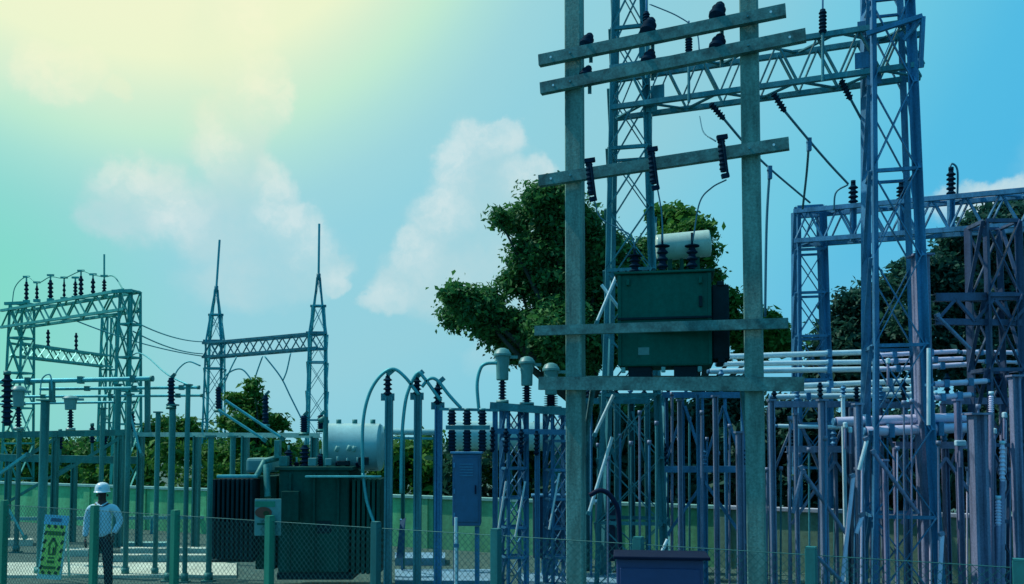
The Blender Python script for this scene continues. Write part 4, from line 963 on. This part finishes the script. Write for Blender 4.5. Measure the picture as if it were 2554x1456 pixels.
for (p0, p1, Y) in [((1772, 258), (1806, 297), 14.6), ((1928, 232), (1958, 278), 14.4), ((2098, 200), (2122, 248), 14.2)]:
    insulator(gc, P(*p0, Y), P(*p1, Y), 0.06, 6, name='strain_insulator', core=0.6)
for (x, ya, yb, Y) in [(2052, 82, 24, 14.2), (1718, 135, 92, 14.9), (1612, 75, 30, 15.2)]:
    insulator(gc, P(x, ya, Y), P(x, yb, Y), 0.065, 6, name='post_insulator', core=0.75); bar(gc, 'insulator_stem', P(x, yb, Y), P(x, yb - 40, Y), 0.03, SB, 'tube'); bar(gc, 'insulator_base', P(x, ya + 120, Y), P(x, ya, Y), 0.05, SC, 'tube')
for (pts, Y0, Y1, r_, lab) in [([(1806, 297), (1860, 360), (1920, 420), (2020, 505)], 14.6, 17.5, .022, 'conductor sloping from the truss past the right concrete pole to the small gantry'),
                               ([(1958, 278), (2018, 350), (2070, 410), (2115, 458)], 14.4, 16.8, .022, 'conductor sloping from the middle of the truss down to the small gantry'),
                               ([(2122, 248), (2150, 300), (2165, 330)], 14.2, 15.0, .022, 'short conductor sloping from the truss into the tall blue tower'),
                               ([(2018, 350), (2012, 430), (2002, 520)], 15.2, 17.4, .022, 'dropper hanging from the middle sloping conductor'),
                               ([(1920, 420), (1912, 560), (1908, 790)], 15.6, 15.8, .024, 'long dropper hanging beside the right concrete pole'),
                               ([(1620, 10), (1690, 40), (1735, 75), (1745, 130)], 15.0, 14.8, .012, 'thin jumper curving beside the top of the left lattice tower'),
                               ([(2080, 525), (2085, 480), (2115, 460)], 17.2, 17.0, .018, 'small arched jumper on top of the small gantry'),
                               ([(1745, 290), (1755, 330), (1785, 352)], 14.5, 12.2, .010, 'thin jumper falling to the right fuse of the third crossarm')]:
    n_ = len(pts); c = [P(x, y, Y0 + (Y1 - Y0) * i / (n_ - 1)) for i, (x, y) in enumerate(pts)]
    tag(tube_path('conductor', curve_pts(c, 8), r_, WIRE), lab, 'wire')
for (x, y, Y) in [(2018, 350, 15.2), (1920, 420, 15.6)]:
    t = thing('wire_clamp', 'dark clamp on the %s sloping conductor' % ('upper right' if x > 2000 else 'lower left'), 'clamp', P(x, y + 20, Y)); bar(t, 'jaw', P(x, y + 26, Y), P(x, y - 6, Y), 0.07, SB); bar(t, 'bolt', P(x - 7, y + 5, Y), P(x + 7, y + 5, Y), 0.035, SB, 'tube')

# ------------------------------------------------------------------ pole structure with raised transformer
hl, hr = GP(1438, 13.0, 0), GP(1890, 12.15, 0)
hd_ = (hr - hl).normalized(); hn = Vector((hd_.y, -hd_.x, 0))
if hn.y > 0: hn = -hn                                  # towards the camera
rotH = math.atan2(hd_.y, hd_.x)
hf = thing('pole_structure', 'two tall grooved concrete poles joined by five steel crossarms and a platform', 'pole structure', hl)
for q in (hl, hr): bar(hf, 'pole', q, q + Vector((0, 0, 10.2)), 0.245, POLE, 'groove', hint=(hd_.x, hd_.y, 0))
def online(px, z, off=0.0):
    lo, hi = -2.0, 3.0; o_ = hl + hn * off; d_ = hr - hl
    for _k in range(50):
        mid = (lo + hi) / 2; q = o_ + d_ * mid
        (lo, hi) = (mid, hi) if GP(px, q.y, z).x > q.x else (lo, mid)
    return o_ + d_ * lo
def hpt(px, py, off):
    q = online(px, 5, off); q = online(px, P(px, py, q.y).z, off); z = P(px, py, q.y).z
    return Vector((q.x, q.y, z))
ARMS = [((1345, 152), (1960, 26), .165), ((1349, 222), (2010, 88), .17), ((1345, 452), (1968, 358), .165)]
for (a, b, h) in ARMS:
    p0, p1 = hpt(*a, 0.19), hpt(*b, 0.19); bar(hf, 'crossarm', p0, p1, 0.10, BEAM, 'channel', d=h)
    for fr in (0.055, 0.945):
        q = p0.lerp(p1, fr) + hn * 0.052; bar(hf, 'bolt_hole_plate', q, q + hn * 0.004, 0.035, BUSC, 'tube')
    for q0 in (hl, hr):
        fr = (Vector((q0.x, q0.y, 0)) - Vector((p0.x, p0.y, 0))).dot(hd_) / (Vector((p1.x, p1.y, 0)) - Vector((p0.x, p0.y, 0))).length
        q = p0.lerp(p1, fr); bar(hf, 'clamp_bolt', q - hn * 0.36, q + hn * 0.075, 0.03, SC, 'tube')
for (a, b, h) in [((1335, 825), (1966, 806), .14), ((1345, 956), (2006, 958), .19)]:
    bar(hf, 'platform_beam', hpt(*a, 0.185), hpt(*b, 0.185), 0.09, BEAM, 'channel', d=h)
    bar(hf, 'platform_beam', hpt(*a, -0.185), hpt(*b, -0.185), 0.09, BEAM, 'channel', d=h)
zpl = hpt(1660, 944, 0.18).z
for px in (1480, 1560, 1640, 1720, 1800, 1850):
    q = online(px, zpl, 0.0); bar(hf, 'joist', Vector((q.x, q.y, zpl - .02)) + hn * .12, Vector((q.x, q.y, zpl - .02)) - hn * 1.15, 0.07, BEAM, 'channel', d=0.09)
bar(hf, 'rear_beam', hpt(1440, 950, -1.1), hpt(1900, 950, -1.1), 0.09, BEAM, 'channel', d=0.16)
for px in (1480, 1850): bar(hf, 'knee_brace', hpt(px, 960, -1.1), Vector(((hl if px < 1600 else hr).x, (hl if px < 1600 else hr).y, 1.6)), 0.07, BEAM, 'angle')
# pin insulators on the two top arms, fuses on the third
def ball(parent, c, r_, mat=BLACK, nm='pin_insulator', seg=14):
    prof = [(0.25, 0), (0.5, 0.06), (0.95, 0.16), (1.0, 0.30), (0.70, 0.42), (0.80, 0.50), (0.85, 0.62), (0.6, 0.74), (0.55, 0.88), (0.3, 1.0)]
    return lathe(parent, nm, c, c + Vector((0.10, 0.1, r_ * 2.4)), r_, 'pin', prof, mat, seg)
for (x, y, r_) in [(1458, 122, .105), (1612, 90, .12), (1785, 52, .12), (1455, 200, .095), (1612, 166, .11), (1785, 132, .12)]:
    q = hpt(x, y, 0.19); ball(hf, q + Vector((0, 0, 0.02)), r_); bar(hf, 'pin', q - Vector((0, 0, .10)), q + Vector((0, 0, .03)), 0.03, SC, 'tube')
    q2 = hpt(x + 16, y + 6, 0.10); bar(hf, 'insulator_bracket', q2 - Vector((0, 0, 0.16)), q2 + Vector((0, 0, 0.26)), 0.055, SC, 'angle')
q = hpt(1785, 8, 0.19)
for (x, y, lab) in [(1472, 448, 0), (1628, 420, 0), (1802, 390, 0)]:
    Yf = hpt(x, y, 0.34).y
    insulator(hf, P(x + 3, y + 38, Yf), P(x - 4, y - 48, Yf), 0.055, 7, name='fuse_cutout', core=0.8); bar(hf, 'fuse_tube', P(x + 14, y + 52, Yf - .04), P(x + 2, y - 40, Yf - .12), 0.035, BLACK, 'tube'); bar(hf, 'fuse_contact', P(x - 14, y - 46, Yf - .03), P(x + 12, y - 50, Yf - .03), 0.06, BLACK); bar(hf, 'fuse_hinge', P(x - 2, y + 50, Yf - .02), P(x + 16, y + 46, Yf - .02), 0.06, BLACK)
for (pts, lab) in [([(1812, 448), (1775, 468), (1745, 505), (1728, 600)], 'thin lead curving from the right fuse to the right bushing'), ([(1640, 470), (1650, 530), (1653, 600)], 'thin lead from the middle fuse to the middle bushing'), ([(1482, 498), (1500, 545), (1570, 585), (1584, 620)], 'thin lead from the left fuse to the left bushing')]:
    tag(tube_path('fuse_lead', curve_pts([hpt(x, y, -0.2) for x, y in pts], 8), 0.011, WIRE), lab, 'wire')
# the transformer itself
cxt = online(1658, 4.2, -0.62)
ptx = thing('pole_transformer', 'green box transformer with pale conservator standing on the platform between concrete poles', 'transformer', Vector((cxt.x, cxt.y, zpl)))
TW = 226 * cxt.y / FPX; zt0, zt1 = P(1658, 918, cxt.y).z, P(1658, 694, cxt.y).z
TM = Matrix.Translation((cxt.x, cxt.y, 0)) @ Matrix.Rotation(rotH * 0.55, 4, 'Z')
def tbox(nm, x, y, z, sx, sy, sz, mat, bev=0.012, parent=None): return rounded_box(nm, (sx, sy, sz), mat, parent or ptx, TM @ Matrix.Translation((x, y, z)), bev)
TH = zt1 - zt0; zc = (zt0 + zt1) / 2
ptank = tbox('tank', 0, 0, zc, TW, 0.82, TH, TXG, 0.03); tbox('lid', 0, 0, zt1 + .018, TW + .10, 0.92, 0.035, TXG)
tbox('stiffener', 0, -.42, zc + .02, TW + .01, 0.05, 0.035, TXD, 0.006, ptank)
for x in (-TW / 2 + .03, TW / 2 - .03): tbox('corner_rib', x, -.415, zc, 0.05, 0.03, TH - .02, TXG, 0.006, ptank)
for k in range(5): tbox('radiator_fin', TW / 2 + .13, -.30 + .15 * k, zc - .04, 0.24, 0.05, TH * .80, TXD, 0.015)
tbox('radiator_header', TW / 2 + .13, 0, zc + TH * .38, 0.10, 0.70, 0.07, TXD); tbox('radiator_header', TW / 2 + .13, 0, zc - TH * .45, 0.10, 0.70, 0.07, TXD)
for x in (-.36, .30): tbox('skid', x, 0, (zt0 + zpl) / 2 + .01, 0.34, 0.7, max(0.06, zt0 - zpl - .02), TXD)
for x in (-.02, .50, -.60): tbox('drain_valve', x, -.36, zt0 - .05, 0.06, 0.08, 0.08, COPE, 0.01, ptank)
for (px, yb, yt) in [(1583, 672, 628), (1652, 662, 600), (1726, 660, 600)]:
    b0, b1 = P(px, yb + 10, cxt.y), P(px, yt, cxt.y); insulator(ptx, b0, b0.lerp(b1, .78), 0.085, 3, name='bushing', core=0.6); lathe(ptx, 'bushing_cap', b0.lerp(b1, .78), b0.lerp(b1, .84), 0.11, 'cap', [(.6, 0), (1, .2), (1, .8), (.5, 1)], BLACK); bar(ptx, 'bushing_stud', b0.lerp(b1, .84), b1 + Vector((0, 0, .12)), 0.035, BLACK, 'tube')
k0, k1 = P(1636, 619, cxt.y + .35), P(1772, 606, cxt.y + .25)
lathe(ptx, 'conservator', k0, k1, 0.205, 'drum3', [(0.0, 0), (0.7, 0.0), (0.97, 0.015), (1, 0.03), (1, 0.97), (0.97, 0.985), (0.7, 1.0), (0, 1.0)], M('conservator_paint', (0.46, 0.66, 0.58), 0.28, 0, var=0.1), 32)
for fr in (.25, .75): q = k0.lerp(k1, fr); bar(ptx, 'conservator_leg', Vector((q.x, q.y, zt1)), q, 0.07, TXG)
bar(ptx, 'conservator_pipe', P(1700, 690, cxt.y + .3), P(1700, 640, cxt.y + .3), 0.06, TXG, 'tube')
for k in range(13): tbox('lid_bolt', -TW / 2 + .02 + (TW - .04) * k / 12, -.445, zt1 + .045, 0.022, 0.022, 0.02, TXD, 0.003, ptank)
for x in (-.52, .52):
    for z_ in (zt1 - .12,): tbox('lifting_lug', x, -.44, z_, 0.05, 0.06, 0.10, TXG, 0.01, ptank)
tbox('rating_plate', -.30, -.412, zt0 + .22, 0.16, 0.008, 0.11, CTG, 0.002, ptank)
tbox('oil_gauge', .52, -.43, zc + .25, 0.05, 0.04, 0.16, TXD, 0.008, ptank)
tbox('top_pocket', -.45, 0.1, zt1 + .09, 0.16, 0.16, 0.12, TXD); tbox('top_pocket', .1, 0.2, zt1 + .08, 0.2, 0.16, 0.1, TXD)
# cable struts left of the transformer
for (a, b, Y, lab) in [((1537, 690), (1490, 800), 14.4, 'pale strut crossing left of the raised transformer'), ((1500, 710), (1560, 790), 14.5, 'thinner strut crossing left of the raised transformer'), ((1527, 1090), (1470, 1275), 14.2, 'bright cyan diagonal strut under the platform'), ((1530, 985), (1485, 1080), 14.2, 'short diagonal strut just under the platform beam'), ((1665, 1345), (1640, 1400), 13.6, 'short bright leaning rod above the lavender cabinet')]:
    t = thing('strut', lab, 'strut', P(*b, Y)); bar(t, 'tube', P(*a, Y), P(*b, Y), 0.055, BUSC, 'tube'); bar(t, 'end_lug', P(*b, Y), P(b[0] - 3, b[1] + 9, Y), 0.07, SC)

# ------------------------------------------------------------------ small gantry on the right
gd = thing('steel_gantry', 'lower lattice gantry on the right with dark insulators on its beam', 'gantry', GP(2040, 20, 0))
dL = GP(2032, 19.5, 0); dRp = P(2640, 600, 16.6)
rotD = math.atan2(dRp.y - dL.y, dRp.x - dL.x)
lattice_column(gd, dL, rotD + .45, levels_of(0, P(2032, 522, 19.5).z, 0.36, 0.27, 8), 0.115, 0.055, SB, horiz=2)
box_truss(gd, P(1990, 606, 19.4), P(2640, 560, 16.6), 0.66, 0.5, 8, 0.095, 0.06, SB)
lattice_column(gd, Vector((dRp.x, dRp.y, 0)), rotD, levels_of(0, dRp.z + .6, 0.3, 0.26, 6), 0.1, 0.05, SI)
for (px, y0, y1, Y, r_) in [(2128, 520, 458, 18.6, .10), (2248, 510, 460, 18.2, .10), (2372, 488, 425, 17.6, .09)]:
    insulator(gd, P(px, y0, Y), P(px, y1, Y), r_, 5); bar(gd, 'insulator_cap', P(px, y1, Y), P(px, y1 - 8, Y), 0.10, BLACK, 'tube')
    bar(gd, 'insulator_pedestal', P(px, y0 + 80, Y), P(px, y0, Y), 0.11, SB, 'ibeam')
tag(tube_path('jumper_wire', curve_pts([P(2368, 420, 17.6), P(2375, 408, 17.6), P(2388, 425, 17.6), P(2388, 490, 17.6)], 8), 0.022, WIRE), 'tight looped jumper on the rightmost insulator of the small gantry', 'wire')

# ------------------------------------------------------------------ far right lattice tower and columns
ge = thing('lattice_tower', 'indigo lattice tower at the right picture edge with crossed braces', 'tower', GP(2500, 14.5, 0))
lattice_column(ge, GP(2502, 14.5, 0), 0.0, levels_of(0, P(2502, 560, 14.5).z, 0.29, 0.27, 5), 0.10, 0.06, SD, horiz=2)
bar(ge, 'cross_beam', P(2330, 742, 14.3), P(2600, 738, 14.3), 0.13, SD, 'channel'); bar(ge, 'cross_beam', P(2330, 802, 14.3), P(2600, 806, 14.3), 0.10, SD, 'channel')
for k in range(5): bar(ge, 'lacing', P(2335 + 48 * k, 745 if k % 2 else 800, 14.25), P(2383 + 48 * k, 800 if k % 2 else 745, 14.25), 0.05, SD, 'angle')
for (px, yt, Y, w, m, sh, lab) in [(2316, 640, 13.9, 34, POLEV, 'groove', 'thick indigo concrete column at the foot of the tall blue tower'), (2450, 1035, 12.9, 34, POLEV, 'ibeam', 'thick violet concrete column near the right picture edge'), (2548, 940, 12.9, 20, POLEV, 'ibeam', 'violet column cut by the right picture edge')]:
    post(px, yt, Y, w, m, lab, 'column', 'concrete_column', 'thick columns on the right', sh, base=False)
t = thing('conduit', 'bright cyan vertical strip added as the highlight of the thick indigo column', 'pipe', GP(2316, 13.1, 0)); bar(t, 'tube', P(2316, 1060, 13.1), P(2316, 868, 13.1), 0.055, BUSC, 'tube'); bar(t, 'saddle', P(2308, 960, 13.14), P(2326, 960, 13.14), 0.04, SB)  # added pale tube that stands in for the highlight on the column

# ------------------------------------------------------------------ tubular busbars on the right
BUS = [((1795, 890), (2195, 877), 17.4, 10, BUSC, 'topmost pale tube of the right busbar stack'), ((1790, 908), (2200, 902), 17.2, 9, BUSC, 'second pale tube of the right busbar stack'), ((1770, 926), (2205, 920), 17.0, 10, BUSC, 'third pale tube of the right busbar stack, starting under the raised transformer'),
       ((2000, 962), (2320, 948), 16.6, 10, BUSC, 'fourth pale tube of the right busbar stack, just right of the platform beam'), ((1990, 976), (2330, 968), 16.4, 9, BUSC, 'fifth pale tube of the right busbar stack'), ((1925, 990), (2330, 984), 16.2, 10, BUSC, 'lowest pale tube of the right busbar stack'),
       ((2185, 886), (2385, 876), 16.2, 8, BUSV, 'short lavender tube passing behind the tall tower foot, topmost'), ((2185, 902), (2400, 894), 16.0, 8, BUSV, 'lavender tube second from top behind the tall tower foot'), ((2185, 922), (2425, 908), 15.8, 9, BUSV, 'lavender tube third from top behind the tall tower foot'),
       ((2330, 958), (2460, 950), 14.2, 10, BUSV, 'short lavender tube right of the thick indigo column'), ((2330, 992), (2420, 984), 14.2, 10, BUSV, 'lower short lavender tube right of the thick indigo column'),
       ((2400, 878), (2600, 880), 15.6, 8, BUSV, 'pale violet tube running out at the right picture edge'), ((2420, 900), (2600, 905), 15.6, 6, BUSV, 'thin violet tube running out at the right picture edge'),
       ((2085, 1052), (2425, 1040), 14.0, 17, BUSV, 'upper lavender tube of the low pair behind the tower foot'), ((2160, 1076), (2425, 1066), 13.9, 18, BUSV, 'lower lavender tube of the low pair behind the tower foot'), ((1940, 1062), (2110, 1066), 14.6, 7, BUSC, 'thin pale rod right of the right concrete pole'), ((1800, 1168), (1870, 1166), 17, 6, BUSC, 'thin pale rod left of the right concrete pole')]
for (a, b, Y, w, m, lab) in BUS:
    t = thing('busbar_tube', lab, 'busbar', P(*a, Y), 'tubular busbars of the right yard'); A_, B_ = P(*a, Y), P(*b, Y)
    w *= 1.4; bar(t, 'tube', A_, B_, w * Y / FPX, m, 'tube'); bar(t, 'end_plug', A_, A_ - Vector((0.05, 0, 0)), w * Y / FPX * .8, SB, 'tube'); bar(t, 'end_plug', B_, B_ + Vector((0.05, 0, 0)), w * Y / FPX * .8, SB, 'tube')
    for fr in (0.22, 0.68): q = A_.lerp(B_, fr); bar(t, 'clamp', q - Vector((.04, 0, 0)), q + Vector((.04, 0, 0)), w * Y / FPX * 1.35, SB)
# support frames and posts under them
rnd = random.Random(5)
def bus_frame(label, x0, x1, ytop, Y, nleg, mat, w=13, ins=True):
    A_, B_ = P(x0, ytop, Y), P(x1, ytop, Y); t = thing('bus_support', label, 'frame', Vector(((A_.x + B_.x) / 2, Y, 0)), 'bus supports of the right yard')
    bar(t, 'beam', A_, B_, 0.11, mat, 'channel')
    for k in range(nleg):
        fr = 0.04 + 0.92 * k / max(1, nleg - 1) + rnd.uniform(-.03, .03); q = A_.lerp(B_, fr)
        bar(t, 'leg', Vector((q.x, q.y, 0)), q - Vector((0, 0, .056)), (w + rnd.uniform(-3, 4)) * Y / FPX, mat, rnd.choice(('ibeam', 'tube', 'angle', 'channel')))
    for k in range(nleg - 1):
        q0 = A_.lerp(B_, 0.04 + .92 * k / (nleg - 1)); q1 = A_.lerp(B_, 0.04 + .92 * (k + 1) / (nleg - 1))
        if k % 2 == 0: bar(t, 'brace', q0 - Vector((0, .03, 1.25)), q1 - Vector((0, .03, 0.2)), 0.05, mat, 'angle')
        else: bar(t, 'brace', q0 - Vector((0, .03, 0.2)), q1 - Vector((0, .03, 1.3)), 0.05, mat, 'angle')
    if ins:
        for k in range(nleg):
            q = A_.lerp(B_, 0.08 + 0.84 * k / max(1, nleg - 1)); insulator(t, q + Vector((0, 0, .056)), q + Vector((0, 0, .056 + rnd.uniform(.25, .42))), 0.055, 4, SB if k % 2 else BLACK)
    return t
bus_frame('row of slim blue posts with a beam under the raised transformer platform, left group', 1455, 1620, 1000, 17.2, 5, SC, 12)
bus_frame('row of slim blue posts with a beam right of the left lattice tower foot', 1650, 1860, 985, 16.2, 5, SB, 10)
bus_frame('row of slim posts just right of the right concrete pole', 1915, 2120, 1008, 15.6, 4, SI, 10)
bus_frame('row of slim posts behind the foot of the tall blue tower', 2120, 2330, 1010, 15.2, 4, SI, 10)
bus_frame('row of violet posts near the right picture edge', 2345, 2570, 1000, 14.8, 4, SV, 11)
bus_frame('low post row with beam in front of the wall below the lavender tubes', 1960, 2200, 1120, 14.9, 3, SI, 9)
bus_frame('low violet post row in front of the wall at far right', 2230, 2480, 1110, 14.2, 3, SV, 9)
bus_frame('low post row in front of the wall under the platform', 1640, 1870, 1170, 15.4, 3, SB, 9)
POSTS_R = [(1745, 985, 15.0, 10, SB, 'slim blue post right of the left lattice tower foot'), (1790, 990, 14.6, 16, SI, 'wider blue post under the right half of the raised transformer'), (1850, 1080, 14.4, 22, SI, 'thick blue post just left of the right concrete pole'),
           (1932, 1000, 13.6, 18, SI, 'indigo post just right of the right concrete pole'), (1992, 1035, 13.8, 12, SI, 'slim indigo post second right of the right concrete pole'), (2060, 1000, 13.8, 22, SI, 'thick indigo post midway between concrete pole and tall tower'), (2112, 990, 14.2, 10, BUSC, 'thin pale post left of the tall tower foot'),
           (2150, 1010, 13.6, 22, SI, 'indigo post touching the left foot of the tall tower'), (2402, 1000, 13.4, 18, SV, 'violet post left of the thick violet column'), (2215, 1150, 13.4, 14, SV, 'short violet post between the legs of the tall tower'), (1700, 1000, 14.2, 14, SI, 'blue post under the middle of the raised transformer')]
for (px, yt, Y, w, m, lab) in POSTS_R: post(px, yt, Y, w * 0.75, m, lab, group='steel posts of the right yard', shape='ibeam')
for (px, y0, y1, Y, w, lab) in [(2500, 1200, 1108, 12.9, 15, 'glossy pale violet insulator column near the right edge, upper'), (2490, 1310, 1245, 12.9, 15, 'glossy pale violet insulator column near the right edge, lower'), (2472, 1030, 985, 13.2, 13, 'pale violet insulator beside the thick violet column')]:
    t = thing('pale_insulator', lab, 'insulator', P(px, y0, Y)); insulator(t, P(px, y0, Y), P(px, y1, Y), w * Y / FPX / 2, 8, BUSV, core=0.7); bar(t, 'cap', P(px, y1, Y), P(px, y1 - 9, Y), w * Y / FPX * .9, WHITEB, 'tube'); bar(t, 'stem', GP(px, Y, 0), P(px, y0, Y), 0.07, SV, 'tube')
for (a, b, Y, m, lab) in [((2162, 1098), (2143, 1172), 13.2, BUSC, 'pale leaning rod at the left foot of the tall tower, upper'), ((2128, 1190), (2100, 1456), 13.0, BUSV, 'long pale leaning rod left of the tall tower foot'), ((2150, 1288), (2136, 1330), 12.9, BUSV, 'short bright rod low beside the tall tower foot'), ((2350, 1335), (2342, 1470), 12.6, BUSV, 'pale leaning rod low beside the thick indigo column'), ((2000, 1170), (1978, 1280), 13.2, SI, 'leaning blue rod right of the right concrete pole'),
                          ((2005, 1180), (2110, 1330), 13.3, SI, 'long diagonal blue brace right of the right concrete pole'), ((2180, 1130), (2290, 1280), 13.2, SV, 'long diagonal violet brace across the tall tower foot'), ((2340, 790), (2420, 870), 14.0, SI, 'diagonal brace right of the tall tower leg'), ((2030, 1380), (2120, 1470), 13.0, SI, 'low diagonal brace beside a teal fence post')]:
    t = thing('strut', lab, 'strut', P(*b, Y)); bar(t, 'tube', P(*a, Y), P(*b, Y), 0.06, m, 'tube'); bar(t, 'end_lug', P(*a, Y), P(a[0] - 4, a[1] - 8, Y), 0.07, SI)
for (x, y, lab) in [(2120, 1072, 'small white box left of the tower foot, lower'), (2108, 1060, 'small white box left of the tower foot, upper'), (2395, 1105, 'pale blue plate between the thick columns'), (2505, 1035, 'small white box near the right edge'), (2480, 1075, 'small lavender box left of the pale insulators'), (2530, 1080, 'small lavender box right of the pale insulators'), (2215, 900, 'small white disc on the dark tree behind the tower')]:
    t = thing('junction_box', lab, 'box', P(x, y, 13.3)); w = 0.16 if x == 2395 else 0.055
    rounded_box('casing', (w, 0.08, 0.09), WHITEB, t, Matrix.Translation(P(x, y, 13.3)), 0.02); bar(t, 'stem', P(x, y + 60, 13.3), P(x, y + 8, 13.3), 0.04, SV, 'tube')

ORDINAL = ['first','second','third','fourth','fifth','sixth','seventh','eighth','ninth','tenth','eleventh','twelfth','thirteenth','fourteenth','fifteenth','sixteenth','seventeenth','eighteenth','nineteenth','twentieth','twenty-first','twenty-second','twenty-third','twenty-fourth','twenty-fifth','twenty-sixth','twenty-seventh','twenty-eighth','twenty-ninth','thirtieth']
for k in range(30):
    px = 1905 + 22 * k + rnd.uniform(-8, 8); Y = rnd.uniform(13.0, 15.6); yt = rnd.uniform(1000, 1180)
    t = thing('conduit', '%s thin upright conduit rightwards from the right concrete pole, in front of the wall' % ORDINAL[k], 'pipe', GP(px, Y, 0), 'thin upright conduits of the right yard')
    m = (SI, SV, SB, BUSV)[k % 4] if px > 2100 else (SI, SB, SC)[k % 3]
    q0, q1 = GP(px, Y, 0), P(px + rnd.uniform(-3, 3), yt, Y); bar(t, 'tube', q0, q1, rnd.uniform(3.5, 6.5) * Y / FPX, m, 'tube'); bar(t, 'end_fitting', q1, q1 + Vector((0, 0, .07)), 0.07, SI, 'tube')
for k in range(16):
    px = 1470 + 25 * k + rnd.uniform(-8, 8); Y = rnd.uniform(14.0, 16.6); yt = rnd.uniform(985, 1150)
    if abs(px - 1885) < 30: continue
    t = thing('conduit', '%s thin upright conduit rightwards from the left concrete pole, under the platform' % ORDINAL[k], 'pipe', GP(px, Y, 0), 'thin upright conduits under the platform')
    q0, q1 = GP(px, Y, 0), P(px, yt, Y); bar(t, 'tube', q0, q1, rnd.uniform(4, 8) * Y / FPX, (SB, SC, SI)[k % 3], 'tube'); bar(t, 'end_fitting', q1, q1 + Vector((0, 0, .07)), 0.07, SI, 'tube')

# ------------------------------------------------------------------ foreground kiosk
Yk = 7.6
kb = GP(1648, Yk, 0); kk = thing('kiosk_cabinet', 'lavender blue kiosk cabinet with dark overhanging lid in the bottom foreground', 'cabinet', kb)
ka, kbb = P(1538, 1394, Yk), P(1752, 1394, Yk)
KW = kbb.x - ka.x; ztop = ka.z
KM = Matrix.Translation(((ka.x + kbb.x) / 2, Yk, 0)) @ Matrix.Rotation(R(-7), 4, 'Z')
rounded_box('casing', (KW, 0.34, ztop - .30), CABV, kk, KM @ Matrix.Translation((0, .17, .30 + (ztop - .30) / 2)), 0.012); rounded_box('lid', (KW + .08, 0.46, 0.028), DARKV, kk, KM @ Matrix.Translation((0.015, .16, ztop + .014)), 0.008)
rounded_box('plinth', (KW * .9, .3, .30), CONCB, kk, KM @ Matrix.Translation((0, .17, .15)), 0.01)
kd = rounded_box('door', (KW - .06, 0.018, ztop - .42), CABV, kk, KM @ Matrix.Translation((0, -.008, .34 + (ztop - .42) / 2)), 0.006); rounded_box('handle', (.03, .03, .14), DARKV, kd, KM @ Matrix.Translation((KW * .38, -.03, 1.0)), 0.006)
tag(tube_path('hose', curve_pts([GP(1470, 9.0, 1.95), GP(1500, 9.0, 2.0), GP(1530, 9.0, 1.9), GP(1545, 9.0, 1.6), GP(1550, 9.0, 0.05)], 8), 0.025, DARKV), 'dark bent hose at the left of the lavender kiosk', 'hose')
